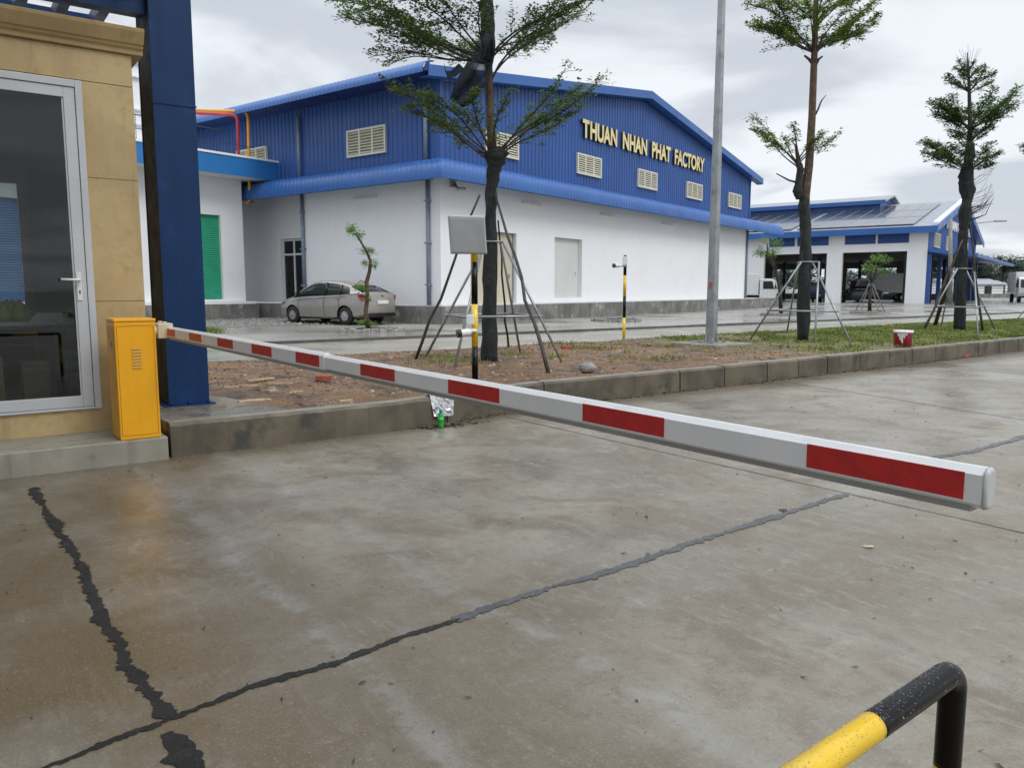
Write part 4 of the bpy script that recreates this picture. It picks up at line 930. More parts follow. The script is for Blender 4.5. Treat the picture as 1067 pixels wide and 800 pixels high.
# far street light
fp = gy(961, 110, .3); sl = thing('street_light', fp, 'slim grey street light with a long arm far behind the second hall', 'street light')
hz_ = pt(968, 246, 110); en = pt(1036, 230.5, 103)
w = MB(); w.tube([Vector(fp), hz_], [.17, .10], 8); w.build('pole', GALV, sl)
w = MB(); w.tube([hz_, pt(975, 238, 109), en], .06, 6); w.build('arm', GALV, sl)
w = MB(); w.tube([en, en+Vector((1.0, -1.0, -.05))], .12, 8); w.build('lantern', GALV, sl)
# camera posts
def campost(base, top, bands, label, r, black_first):
    t = thing('camera_post', base, label, 'camera post', 'striped posts with cameras on the verge')
    zs = bands; 
    m = MB()
    for i, (z0, z1) in enumerate(zip(zs, zs[1:])):
        m.m = (i+(0 if black_first else 1)) % 2; m.tube([Vector((base[0], base[1], z0)), Vector((base[0], base[1], z1))], r, 16)
    m.build('pole', [PIPEK, PIPEY], t); return t
def zat(v, Y, u=CX): return pt(u, v, Y).z
def cctv(p, d, parent, sc=1.0, bodym=WPLAS):
    """bullet camera at p looking along d with a bracket back to the post"""
    d = Vector(d).normalized(); up = Vector((0, 0, 1)); sd = d.cross(up).normalized()
    b = MB(); b.tube([p-d*.02*sc, p, p+d*.12*sc, p+d*.13*sc], [.03*sc, .046*sc, .048*sc, .046*sc], 16)
    bo2 = b.build('camera', bodym, parent)
    b = MB(); b.tube([p+d*.11*sc, p+d*.165*sc], [.051*sc, .052*sc], 16, True); b.build('lens_hood', BPLAS, bo2)
    b = MB(); b.tube([p-d*.0*sc+Vector((0, 0, -.0)), p-d*.06*sc+Vector((0, 0, .01)), p-d*.10*sc], [.016*sc, .024*sc, .026*sc], 10); b.build('bracket', bodym, parent)
nb = gnd(495, 395, .30); Y1 = nb.y
cpst = campost((nb.x, nb.y, .3), None, [.25, zat(361, Y1), zat(317, Y1), zat(273, Y1), zat(240, Y1)], 'near black and yellow post carrying a grey reader box and white camera', .041, True)
w = MB(); cX = pt(487, 245, Y1-.10)
ax_ = Vector((.97, .24, 0)).normalized(); ay = Vector((-.24, .97, 0)).normalized(); tl = Vector((0, 0, 1))-ay*.10-ax_*.085
def gb(x, y, z): return cX+ax_*x+ay*y+tl*z
w.rings([[gb(x*s_, y, z*s_) for x, z in ((-.232, -.235), (.232, -.235), (.232, .235), (-.232, .235))] for s_, y in ((.93, -.055), (1.0, -.045), (1.0, .0), (.94, .02))], True, False)
w.build('reader_box', GREYBOX, cpst, bevel=.012, seg=3)
w = MB(); w.boxf(lambda a, o, z: gb(a, o, z), -.205, .205, -.0585, -.0555, -.21, .19); w.build('box_cover', mat('grey_cover', (.26, .265, .27), .4, bump=0), cpst, bevel=.001)
w = MB(); w.boxf(lambda a, o, z: gb(a, o, z), -.06, .10, .021, .07, -.08, .08); w.build('box_bracket', GALV, cpst)
w = MB(); jb = pt(490.5, 333, Y1-.06); w.box(jb.x-.055, jb.x+.045, jb.y-.035, jb.y+.03, jb.z-.065, jb.z+.06); w.build('junction_box', WPLAS, cpst, bevel=.01)
cc = pt(489, 346, Y1-.09); cctv(cc, (-1, -.35, -.12), cpst, 1.0)
w = MB(); w.tube([cc, Vector((nb.x-.03, nb.y-.02, cc.z+.02))], .03, 10); w.build('camera_mount', WPLAS, cpst)
fb = gnd(650, 352.5, .29); Y2 = fb.y
fpst = campost((fb.x, fb.y, .29), None, [.24, zat(331, Y2), zat(308.5, Y2), zat(287, Y2), zat(274, Y2)], 'far yellow and black post with a small camera, in front of the white wall', .038, False)
w = MB(); a0 = Vector((fb.x, fb.y, 0)); w.tube([a0+Vector((0, 0, zat(274, Y2))), a0+Vector((0, 0, zat(266, Y2)))], .036, 12); w.build('top_cap', PIPEK, fpst)
w = MB(); w.box(fb.x-.07, fb.x+.04, fb.y-.09, fb.y-.03, zat(276.5, Y2), zat(267.5, Y2)); w.build('junction_box', WPLAS, fpst, bevel=.01)
cc = pt(645, 277, Y2-.08); cctv(cc, (-1, -.3, .03), fpst, .95); w = MB(); w.tube([cc, Vector((fb.x, fb.y-.03, cc.z))], .025, 8); w.build('camera_mount', WPLAS, fpst)
# ------------------------------------------------------------------ foliage
def leafadd(mb, p, d, up, ln, wd, rnd):
    d = d.normalized(); s = d.cross(up)
    if s.length < 1e-3: s = Vector((1, 0, 0))
    s.normalize(); n = s.cross(d)
    m = p+d*ln*.55+n*ln*.06
    mb.add([p, m+s*wd, p+d*ln, m-s*wd], [(0, 1, 2), (0, 2, 3)], False)
def rosette(mb, p, rnd, n, ln, spread=1.0, upb=.4):
    for k in range(n):
        a = rnd.uniform(0, 2*math.pi); e = rnd.uniform(-.25, .9)*spread
        d = Vector((math.cos(a)*math.cos(e), math.sin(a)*math.cos(e), math.sin(e)*upb+.1))
        up = Vector((rnd.uniform(-.5, .5), rnd.uniform(-.5, .5), 1))
        l = ln*rnd.uniform(.6, 1.2); leafadd(mb, p+Vector((rnd.gauss(0, ln*.4), rnd.gauss(0, ln*.4), rnd.gauss(0, ln*.3))), d, up, l, l*.27, rnd)
def tier(lv, wd, o, az, Ln, rise, rnd, leaf, br=.014, dens=1.0, e0=.25, bow=.75, start=.22):
    """one bough: rises from o, flattens, carries side twigs in a plane with rosettes of leaves"""
    dr = Vector((math.cos(az), math.sin(az), 0)); sd = Vector((-dr.y, dr.x, 0))
    n = 12; P = []; wob = rnd.uniform(-.15, .15); rise *= rnd.uniform(.85, 1.1); bow *= rnd.uniform(.85, 1.25)
    for i in range(n+1):
        s = i/n; P.append(o+dr*Ln*s+sd*Ln*wob*math.sin(s*3)+Vector((0, 0, rise*(s**bow)+.03*Ln*math.sin(s*7+az))))
    wd.tube(P, [br*(1-.85*i/n)+.003 for i in range(n+1)], 6, False)
    nt = int(17*Ln/1.6*dens)+5
    for k in range(nt):
        s = start+(1-start)*(k+rnd.random()*1.4)/nt; s = min(s, 1); i = min(int(s*n), n-1); p = P[i].lerp(P[i+1], s*n-i)
        tl_ = Ln*(.36*(1.15-s)+.07)*rnd.uniform(.35, 1.5); sg = 1 if k % 2 else -1
        td = (dr*rnd.uniform(.5, .95)+sd*sg*rnd.uniform(.4, .9)+Vector((0, 0, rnd.uniform(-.05, .75)))).normalized()
        q = p+td*tl_; wd.tube([p, p.lerp(q, .5)+Vector((0, 0, .02)), q], [br*.32, br*.22, .003], 4, False)
        m = max(3, int(tl_/.055*dens))
        for j in range(m+1):
            r = p.lerp(q, .15+.85*j/m)+Vector((0, 0, .02))
            if rnd.random() < .84: rosette(lv, r+Vector((0, 0, rnd.gauss(0, .03))), rnd, rnd.randint(3, 8), leaf*1.3)
    for j in range(10):
        s = .55+.45*j/9; i = min(int(s*n), n-1); rosette(lv, P[i].lerp(P[i+1], s*n-i)+Vector((0, 0, .02)), rnd, 6, leaf)
def crown(name, lv, lm, parent): return lv.build(name, lm, parent, fix=False)
def netcloth(pts_u, parent): pass
# ---- tree 1 (in the foreground verge)
rnd = random.Random(11)
T1 = gnd(510, 375, .30); YT = T1.y
def P1_(u, v, dy=0): return pt(u, v, YT+dy)
t1 = thing('terminalia_tree', (T1.x, T1.y, .3), 'nearest layered tree, trunk wrapped in black net, behind the grey reader box', 'tree', 'young layered trees along the verge')
w = MB(); tp = [Vector((T1.x, T1.y, .2)), P1_(510, 330), P1_(511, 280), P1_(511, 230), P1_(512, 195), P1_(514, 165), P1_(511, 130), P1_(510, 95), P1_(509, 60), P1_(507, 20), P1_(506, -30), P1_(507, -110), P1_(508, -200)]
w.tube(tp, [.085, .08, .075, .065, .07, .075, .066, .062, .058, .055, .048, .03, .012], 12, True); w.build('trunk', BARK, t1)
def wrap(parent, pts, rad, seed, m=NETM, name='net_wrap'):
    rr = random.Random(seed); q = MB(); PP = []; RR = []
    for i in range(len(pts)-1):
        for k in range(5):
            PP.append(Vector(pts[i]).lerp(Vector(pts[i+1]), k/5)); RR.append(rad[i]+(rad[i+1]-rad[i])*k/5)
    PP.append(Vector(pts[-1])); RR.append(rad[-1]); n = 28; rg = []
    for i, (p, r) in enumerate(zip(PP, RR)):
        rg.append([p+Vector((math.cos(2*math.pi*k/n), math.sin(2*math.pi*k/n), 0))*r*(1+.30*mn.noise((math.cos(2*math.pi*k/n)*1.3+seed, math.sin(2*math.pi*k/n)*1.3, i*.45))+.16*mn.noise((math.cos(2*math.pi*k/n)*4+seed, math.sin(2*math.pi*k/n)*4, i*.25)))+Vector((0, 0, .01*rr.random())) for k in range(n)])
    q.rings(rg, True, True); return q.build(name, m, parent, fix=True)
wrap(t1, [Vector((T1.x, T1.y, .24)), P1_(510, 335), P1_(511, 280), P1_(511, 235), P1_(512, 200), P1_(514, 180), P1_(516, 170), P1_(517, 160), P1_(516, 154)], [.15, .118, .108, .095, .09, .11, .15, .19, .10], 3)
wrap(t1, [P1_(509, 66), P1_(509, 50), P1_(508, 20), P1_(507, -20)], [.07, .11, .10, .09], 8)
# torn net hanging from the upper trunk
ct = MB(); rows = []
L_ = [(503, 30, 513, 40), (498, 42, 516, 55), (492, 56, 513, 70), (484, 70, 508, 84), (478, 80, 503, 92), (473, 90, 498, 101), (470, 99, 488, 110), (469, 104, 482, 112)]
for i, (u0, v0, u1, v1) in enumerate(L_):
    r = []
    for k in range(13):
        s = k/12; r.append(P1_(u0+(u1-u0)*s, v0+(v1-v0)*s, -.12+.10*math.sin(s*9+i*.8)+.04*math.sin(s*23+i)))
    rows.append(r)
ct.sheet(rows)
rows = []
for i, (u0, v0, u1, v1) in enumerate([(484, 72, 478, 66), (474, 80, 470, 74), (467, 82, 464, 74), (465, 76, 463, 66)]):
    rows.append([P1_(u0+(u1-u0)*k/3, v0+(v1-v0)*k/3, -.1+.03*k) for k in range(4)])
ct.sheet(rows)
nt_ = NT('torn_shade_cloth'); nt_.b.inputs['Base Color'].default_value = (.018, .028, .033, 1); nt_.b.inputs['Roughness'].default_value = .8
v_ = nt_.co(); nt_.l(nt_.ramp(nt_.noise(v_, 5, 4), .35, .7, .95, .55), nt_.b.inputs['Alpha'])
cto = nofix(ct, 'hanging_net', nt_.m, t1)
sm = cto.modifiers.new('thick', 'SOLIDIFY'); sm.thickness = .006
lv = MB(); wd = MB()
def tiersat(o, spec, leaf, lm_rnd=rnd, **k):
    for az, ln, rise in spec: tier(lv, wd, o+Vector((0, 0, lm_rnd.uniform(-.06, .06))), R(az), ln, rise, lm_rnd, leaf, **k)
o = P1_(514, 168)
tiersat(o, [(180, 1.62, 1.05), (163, 1.45, 1.15), (205, 1.15, .95), (190, 1.3, .8), (150, 1.2, .8), (10, 1.35, .95), (0, 1.72, 1.32), (22, 1.5, 1.15), (-28, 1.25, 1.2), (130, 1.2, 1.0), (60, 1.3, 1.0), (-70, .8, .9), (-110, .8, .85)], .052, dens=.9, bow=.8, start=.30)
o = P1_(511, 88)
tiersat(o, [(20, 1.0, 1.0), (0, 1.7, 1.35)], .05, dens=.7)
o = P1_(508, 62)
tiersat(o, [(178, 2.42, 1.05), (192, 2.2, .62), (160, 2.3, .80), (200, 1.65, .25), (215, 1.7, .8), (-2, 1.75, 1.05), (15, 1.6, .9), (-35, 1.4, .75), (50, 1.7, .8), (100, 1.7, .7), (140, 1.9, .7), (-90, 1.1, .7), (240, 1.3, .7)], .05, dens=.95, bow=.8, start=.25)
tiersat(P1_(503, 60), [(186, 1.75, .0), (170, 1.6, -.05)], .046, dens=.55, br=.012, start=.45)
o = P1_(506, -10)
tiersat(o, [(az, 1.9, .8) for az in range(10, 370, 45)], .05, dens=.85)
o = P1_(507, -110)
tiersat(o, [(az, 1.2, .6) for az in range(0, 360, 60)], .05, dens=.8)
rosettes = MB()
for k in range(45): rosette(lv, P1_(515+rnd.gauss(0, 7), 145+rnd.gauss(0, 5), rnd.uniform(-.2, .1)), rnd, 6, .05)
wd.build('boughs', BARKD, t1); crown('crown', lv, LEAF1, t1)
# ---- supports
def pole(name, pts, r, m, label, cat, group, n=8): 
    q = MB(); q.tube(pts, r, n); q.build(name, m, loc=pts[0], label=label, cat=cat, group=group)
def wavy(a, b, seed, amp=.03):
    r2 = random.Random(seed); out = []
    for i in range(9):
        s = i/8; out.append(Vector(a).lerp(Vector(b), s)+Vector((r2.uniform(-amp, amp), r2.uniform(-amp, amp), 0))*(1 if 0 < i < 8 else 0))
    return out
def stakeframe(center, feet, apex, ring_z, label, r=.022):
    c = thing('stake_frame', center, label, 'tree support', 'galvanised pipe frames propping the trees')
    legs = []
    for (fx, ap) in zip(feet, apex):
        f_ = Vector(fx); a_ = Vector(ap); legs.append((f_, a_)); q = MB(); q.tube([f_-(a_-f_).normalized()*.08, a_], r, 8); q.build('leg', GALV, c)
    cor = [f_.lerp(a_, (ring_z-f_.z)/(a_.z-f_.z)) for f_, a_ in legs]
    for i in range(len(cor)):
        a_, b_ = cor[i], cor[(i+1) % len(cor)]; e = (b_-a_).normalized()*.06; q = MB(); q.tube([a_-e, b_+e], r*.9, 8); q.build('brace', GALV, c)
    cc_ = sum((Vector(a) for a in apex), Vector())/len(apex)
    q = MB(); 
    for i in range(len(apex)):
        a_, b_ = Vector(apex[i]), Vector(apex[(i+1) % len(apex)]); q.tube([a_, b_], r*.6, 6)
    q.build('top_ring', GALV, c)
    return c
def apexring(p, r): return [p+Vector((r*c_, r*s_, 0)) for c_, s_ in ((-1, -.7), (-.8, .8), (.8, .8), (1, -.6))]
ap = apexring(P1_(514, 252), .15)
stakeframe((T1.x, T1.y, .3), [gnd(474, 381, .3), gnd(443, 373, .3), gnd(542, 367, .3), gnd(586, 378, .3)], [ap[0], ap[1], ap[2], ap[3]], 1.03, 'pipe frame around the nearest tree, behind the grey reader box')
def stake(a, b, label, seed, r=.022, grp='dark wooden stakes leaning on the trees'):
    P = wavy(a, b, seed); q = MB(); q.tube([P[0]-(P[1]-P[0]).normalized()*.06]+P[1:], [r*1.25-(r*.5)*i/8 for i in range(9)], 8); q.build('wooden_stake', BARKD, loc=a, label=label, cat='stake', group=grp)
stake(gnd(433, 375, .3), P1_(500, 203, -.1), 'long dark wooden stake left of the grey reader box, leaning on the nearest tree', 4)
stake(gnd(571, 387, .3), P1_(516, 203, -.1), 'dark wooden stake in front, right of the nearest tree', 5, .025)
stake(gnd(530, 363, .3), P1_(519, 230, .15), 'thin dark wooden stake behind the nearest tree', 6, .018)
# ---- tree 2
rnd = random.Random(23)
T2_ = gnd(836.5, 354.5, .31); Y2_ = T2_.y
def Q(u, v, dy=0): return pt(u, v, Y2_+dy)
t2 = thing('terminalia_tree', (T2_.x, T2_.y, .3), 'tall bright olive tree with a bare leaning trunk, right of the lamp post', 'tree', 'young layered trees along the verge')
w = MB(); w.tube([Vector((T2_.x, T2_.y, .2)), Q(838, 300), Q(839, 250), Q(839, 205), Q(843, 172), Q(846, 124), Q(848, 70), Q(849, 45), Q(850, 10), Q(850, -30), Q(850, -90)], [.10, .10, .10, .10, .09, .08, .072, .065, .05, .035, .012], 12); w.build('trunk', BARK, t2)
wrap(t2, [Vector((T2_.x, T2_.y, .24)), Q(838, 300), Q(839, 262), Q(839, 235), Q(838, 212), Q(838, 204)], [.135, .13, .12, .115, .12, .09], 5)
w = MB(); w.tube([Q(838, 215), Q(833, 195), Q(835, 185), Q(832, 168), Q(829, 150)], [.07, .065, .06, .055, .03], 8); w.tube([Q(837, 192), Q(822, 188), Q(809, 181)], [.03, .02, .012], 6); w.tube([Q(846, 126), Q(852, 115), Q(856, 105), Q(861, 99)], [.03, .022, .015, .006], 6); w.tube([Q(849, 70), Q(853, 62), Q(857, 59)], [.035, .03, .02], 6); w.tube([Q(849, 70), Q(843, 62), Q(838, 58)], [.035, .03, .02], 6); w.build('bare_limbs', BARKD, t2)
wrap(t2, [Q(832, 208), Q(830, 200), Q(832, 190), Q(834, 176), Q(833, 170)], [.06, .09, .07, .07, .05], 9)
lv = MB(); wd = MB()
tiersat(Q(830, 172), [(180, 1.02, .98), (165, .95, .75), (200, .9, .55), (150, .8, .8), (100, .6, .6), (20, .70, .75), (0, .92, .75), (-40, .5, .6), (240, .6, .7)], .055, dens=.85, bow=.85, start=.3)
wd.build('boughs', BARKD, t2); wd = MB()
tiersat(Q(848, 56), [(180, 1.45, 1.15), (172, 1.40, .7), (190, 1.32, .5), (150, 1.2, .8), (210, 1.2, 1.0), (0, 1.35, 1.25), (8, 1.50, .85), (-12, 1.2, .45), (30, 1.2, .9), (60, 1.2, .8), (95, 1.2, .9), (125, 1.1, 1.0), (240, 1.0, .9), (270, .9, 1.0), (300, 1.0, .9), (-30, 1.1, .8)], .055, dens=1.05, bow=.8, start=.25)
tiersat(Q(850, 25), [(az, 1.5, 1.1) for az in range(0, 360, 40)], .055, dens=1.0)
tiersat(Q(850, -40), [(az, 1.0, .8) for az in range(0, 360, 60)], .055, dens=.9)
wd.build('boughs', BARKD, t2); crown('crown', lv, LEAF2, t2)
ap = apexring(Q(842, 273), .20)
stakeframe((T2_.x, T2_.y, .3), [gnd(782, 353, .3), gnd(820, 347, .3), gnd(887, 358.5, .3), gnd(849, 358, .3)], [ap[0], ap[1], ap[2], ap[3]], .98, 'pipe frame around the second tree, right of the lamp post')
# ---- tree 3
rnd = random.Random(31)
T3_ = gnd(1000, 344, .31); Y3_ = T3_.y
def U(u, v, dy=0): return pt(u, v, Y3_+dy)
t3 = thing('terminalia_tree', (T3_.x, T3_.y, .3), 'conical layered tree with bare top twigs, in front of the distant blue gable', 'tree', 'young layered trees along the verge')
w = MB(); w.tube([Vector((T3_.x, T3_.y, .2)), U(1001, 300), U(1003, 250), U(1004, 225), U(1008, 205), U(1007, 180), U(1010, 150), U(1011, 132), U(1010, 100), U(1009, 70), U(1008, 55)], [.12, .11, .10, .10, .10, .10, .08, .06, .045, .03, .01], 12); w.build('trunk', BARKD, t3)
wrap(t3, [Vector((T3_.x, T3_.y, .24)), U(1001, 300), U(1003, 262), U(1004, 240), U(1005, 222), U(1008, 208), U(1008, 195), U(1006, 184), U(1010, 168), U(1011, 150)], [.15, .14, .125, .12, .16, .13, .20, .17, .12, .11], 6)
lv = MB(); wd = MB()
tiersat(U(1010, 178), [(180, 1.30, .85), (165, 1.2, .55), (195, 1.15, .40), (150, 1.1, .9), (215, 1.0, .9), (90, 1, .8), (120, .9, .8), (20, .7, .55), (0, .62, .15), (-30, .7, .4), (270, .9, .6)], .07, dens=1.0, bow=.9, start=.25)
tiersat(U(1011, 150), [(az, .55, .45) for az in range(0, 360, 50)], .06, dens=1.0)
tiersat(U(1010, 135), [(180, 1.12, .72), (170, .95, .35), (190, 1.0, .9), (210, .9, .9), (150, .9, .9), (0, 1.25, 1.0), (10, 1.3, .65), (-10, 1.1, .65), (30, 1.1, .95), (60, 1, .8), (90, 1, .8), (120, .9, .8), (270, 1, .9), (310, 1, .8)], .07, dens=1.0, bow=.95, start=.2)
tiersat(U(1010, 98), [(az, .62, .42) for az in range(0, 360, 45)], .06, dens=.8)
tiersat(U(1009, 82), [(az, .36, .36) for az in range(20, 380, 60)], .05, dens=.8)
for k in range(14):
    a = rnd.uniform(0, 6.28); wd.tube([U(1009, 78), U(1009, 66)+Vector((math.cos(a)*.12, math.sin(a)*.12, 0)), U(1009, rnd.uniform(48, 58))+Vector((math.cos(a)*.30, math.sin(a)*.30, 0))], [.008, .006, .003], 4, False)
for k in range(22):
    v0 = rnd.uniform(192, 232); wd.tube([U(1008, v0), U(1020+rnd.uniform(0, 8), v0-rnd.uniform(3, 12), rnd.uniform(-.3, .3)), U(1026+rnd.uniform(0, 12), v0-rnd.uniform(8, 26), rnd.uniform(-.5, .5))], [.022 if k < 4 else .007, .012 if k < 4 else .005, .003], 4, False)
wd.build('boughs', BARKD, t3); crown('crown', lv, LEAF3, t3)
ap = apexring(U(1003, 280), .24)
stakeframe((T3_.x, T3_.y, .3), [gnd(961, 344, .3), gnd(981, 339, .3), gnd(1037, 343, .3), gnd(1019, 348, .3)], [ap[0], ap[1], ap[2], ap[3]], .98, 'pipe frame around the conical tree, left of the far truck')
stake(gnd(974, 340, .3), U(1006, 235, -.1), 'thick dark wooden stake left of the conical tree', 14, .05)
stake(gnd(962, 345, .3), U(1003, 250, -.2), 'dark wooden stake leaning on the conical tree, outermost on the left', 15, .03)
stake(gnd(1024, 345, .3), U(1009, 222, -.1), 'dark wooden stake right of the conical tree', 16, .028)
# ---- tree 4 just outside the frame on the right
rnd = random.Random(41)
T4_ = gnd(1109, 337, .31); Y4_ = T4_.y
def V4(u, v, dy=0): return pt(u, v, Y4_+dy)
t4 = thing('terminalia_tree', (T4_.x, T4_.y, .3), 'layered tree at the right picture edge, only a bough tip showing', 'tree', 'young layered trees along the verge')
w = MB(); w.tube([Vector((T4_.x, T4_.y, .2)), V4(1110, 250), V4(1110, 160), V4(1111, 90), V4(1111, 40)], [.14, .12, .1, .06, .01], 10); w.build('trunk', BARK, t4)
lv = MB(); wd = MB()
tiersat(V4(1110, 172), [(180, 1.50, .62), (150, 1.2, .6), (90, 1.2, .6), (0, 1.4, .7), (270, 1.0, .6)], .07, dens=.8)
tiersat(V4(1110, 110), [(180, 1.1, .5), (120, 1.1, .6), (60, 1.2, .6), (0, 1.2, .7), (250, 1.0, .6)], .07, dens=.8)
wd.build('boughs', BARKD, t4); crown('crown', lv, LEAF3, t4)
ap = apexring(V4(1110, 280), .24)
stakeframe((T4_.x, T4_.y, .3), [gnd(1061, 331, .3), gnd(1085, 329, .3), gnd(1130, 333, .3), gnd(1125, 340, .3)], ap, .98, 'pipe frame at the right picture edge, only one leg showing')
# ---- small ornamental trees
def stonering(c, r, seed, label):
    rr = random.Random(seed); q = MB(); n = int(2*math.pi*r/.21)
    for k in range(n):
        a = 2*math.pi*k/n; p = Vector((c[0]+r*math.cos(a), c[1]+r*math.sin(a), .29)); s_ = rr.uniform(.85, 1.15)
        ux = Vector((-math.sin(a), math.cos(a), 0)); uy = Vector((math.cos(a), math.sin(a), 0)); w_, d_, h_ = .108*s_, .09*s_, rr.uniform(.08, .13)
        q.hexa([p-ux*w_-uy*d_, p+ux*w_-uy*d_, p+ux*w_+uy*d_, p-ux*w_+uy*d_]+[p-ux*w_*.8-uy*d_*.8+Vector((0, 0, h_)), p+ux*w_*.8-uy*d_*.8+Vector((0, 0, h_)), p+ux*w_*.8+uy*d_*.8+Vector((0, 0, h_*.9)), p-ux*w_*.8+uy*d_*.8+Vector((0, 0, h_*.9))])
    th = thing('planter_ring', (c[0], c[1], .3), label, 'planter', 'rings of rough stones round the small trees')
    q.build('stone_edging', ROCK, th, bevel=.012); q = MB(); q.lathe((c[0], c[1], .29), [(r-.06, 0), (r-.06, .06), (r*.5, .10), (.02, .12)], 20); q.build('planter_soil', BARKD, th)
# bent tree by the car
rnd = random.Random(7)
B_ = gnd(384, 343, .36); Yb = B_.y
stonering((B_.x+.10, B_.y), .82, 2, 'ring of rough grey stones round the small bent tree by the car')
bt = thing('small_bent_tree', (B_.x, B_.y, .3), 'small bent tree with bright green leaf tufts in front of the silver car', 'tree')
K = lambda u, v, dy=0: pt(u, v, Yb+dy)
w = MB(); w.tube([Vector((B_.x, B_.y, .32)), K(381, 325), K(383, 308), K(382, 294), K(385, 283), K(386, 272), K(382, 262), K(376, 252), K(370, 243)], [.075, .062, .055, .06, .05, .042, .035, .028, .015], 10); w.tube([K(382, 296), K(376, 292), K(371, 297)], [.02, .012, .006], 6); w.tube([K(385, 280), K(390, 276)], [.015, .006], 6); w.build('trunk', BARK, bt)
lv = MB()
for (u, v, su, sv, n) in ((366, 240, 5.0, 4.5, 120), (375, 246, 4, 3.5, 60), (384, 262, 6.5, 3.5, 95), (381, 275, 3.5, 3, 40), (390, 276, 3.5, 4, 45), (375, 300, 5.5, 3.5, 90), (384, 312, 3, 4, 30), (378, 336, 6, 2.5, 50), (388, 338, 4, 2, 40)):
    for k in range(n): rosette(lv, K(u+rnd.gauss(0, su*.6), v+rnd.gauss(0, sv*.6), rnd.gauss(0, .12)), rnd, 4, .065)
crown('crown', lv, LEAFB, bt)
def smalltree(u, v, hu, hv, ru, rv, seed, label, ring, stakes=False, z=.3, lean=0, nl=420):
    rr = random.Random(seed); b = gnd(u, v, z); f = lambda x, y, dy=0: pt(x, y, b.y+dy)
    t = thing('small_round_tree', (b.x, b.y, .3), label, 'tree')
    w = MB(); w.tube([Vector((b.x, b.y, .28)), f(u+lean*.3, v-(v-hv)*.35), f(u+lean, v-(v-hv)*.6), f(hu, hv+rv*.4), f(hu, hv-rv*.4)], [.10, .08, .07, .05, .02], 8)
    for k in range(5): w.tube([f(u+lean, v-(v-hv)*.62), f(hu+rr.uniform(-.8, .8)*ru, hv+rr.uniform(-.5, .5)*rv, rr.uniform(-.4, .4))], [.035, .01], 6)
    w.build('trunk', BARKD, t); lv = MB(); cl_ = [(hu+rr.uniform(-.65, .65)*ru, hv+rr.uniform(-.65, .65)*rv, rr.uniform(-.6, .6)) for _ in range(11)]
    for k in range(nl):
        c = rr.choice(cl_); rosette(lv, f(c[0]+rr.gauss(0, ru*.2), c[1]+rr.gauss(0, rv*.17), c[2]+rr.gauss(0, .16)), rr, 4, .085)
    crown('crown', lv, LEAFB, t)
    stonering((b.x, b.y), .85, seed, ring)
    if stakes:
        ap = apexring(f(u+1, v-(v-hv)*.6), .1)
        stakeframe((b.x, b.y, .3), [gnd(u-15, v-1, z), gnd(u-8, v-2.6, z), gnd(u+9, v-2.4, z), gnd(u+16, v-.5, z)], ap, .9, 'thin pipe frame round the small green tree before the open bays', .025)
smalltree(814, 328.5, 799.5, 258, 16, 12.5, 17, 'small bright green tree leaning left at the right end of the factory wall', 'ring of stones under the small leaning tree at the factory corner', lean=-4)
smalltree(906, 326, 913, 277, 18, 15, 19, 'small bright green tree standing in front of the open bays', 'ring of stones under the small staked tree before the open bays', True, lean=2)
b = gnd(650, 334.5, .31)
stonering((b.x-.25, b.y+.2), .85, 33, 'empty ring of rough stones in front of the plinth behind the far camera post')
# ------------------------------------------------------------------ far background
rnd = random.Random(77)
lv = MB()
def farclump(u, Y, h, wdt, n):
    c = pt(u, 300, Y); 
    cs = [(rnd.gauss(0, wdt*.4), rnd.gauss(0, 1.5), h*(.35+.6*rnd.random())) for _ in range(9)]
    for k in range(n):
        q = rnd.choice(cs); p = Vector((c.x+q[0]+rnd.gauss(0, wdt*.16), Y+q[1]+rnd.gauss(0, .8), .3+max(.2, q[2]+rnd.gauss(0, h*.1)))); rosette(lv, p, rnd, 4, .95)
for u in range(770, 1240, 11):
    farclump(u+rnd.uniform(-5, 5), rnd.uniform(150, 190), rnd.uniform(4.5, 8.5) if u > 955 else rnd.uniform(4, 6.5), rnd.uniform(2, 4), 150)
o = lv.build('far_tree_line', LEAFF, loc=pt(1000, 300, 170), fix=False); tag(o, 'misty dark green line of trees along the horizon on the right', 'tree line', None, 'stuff')
for i, (u, Y, h, s_) in enumerate([(1011, 140, 7.4, 4), (1044, 140, 6.8, 4.4), (1064, 150, 6.0, 4), (1025, 150, 5.4, 4)]):
    rr = random.Random(i+50); c = pt(u, 300, Y); t = thing('far_tree', (c.x, c.y, .3), ['tall round far tree left of the others above the low white sheds', 'round far tree above the white truck cab', 'lower far tree at the right picture edge behind the white truck', 'low far tree in the gap between two taller ones'][i], 'tree')
    w = MB(); w.tube([(c.x, c.y, .3), (c.x, c.y, h*.5), (c.x, c.y, h*.9)], [.25, .2, .05], 8); w.build('trunk', BARKD, t); lv = MB()
    cl_ = [(rr.gauss(0, s_*.33), rr.gauss(0, s_*.3), h*(.45+.5*rr.random())) for _ in range(14)]
    for k in range(700):
        q = rr.choice(cl_); rosette(lv, Vector((c.x+q[0]+rr.gauss(0, .5), c.y+q[1]+rr.gauss(0, .5), .3+q[2]+rr.gauss(0, .35))), rr, 4, .55)
    crown('crown', lv, LEAFF, t)
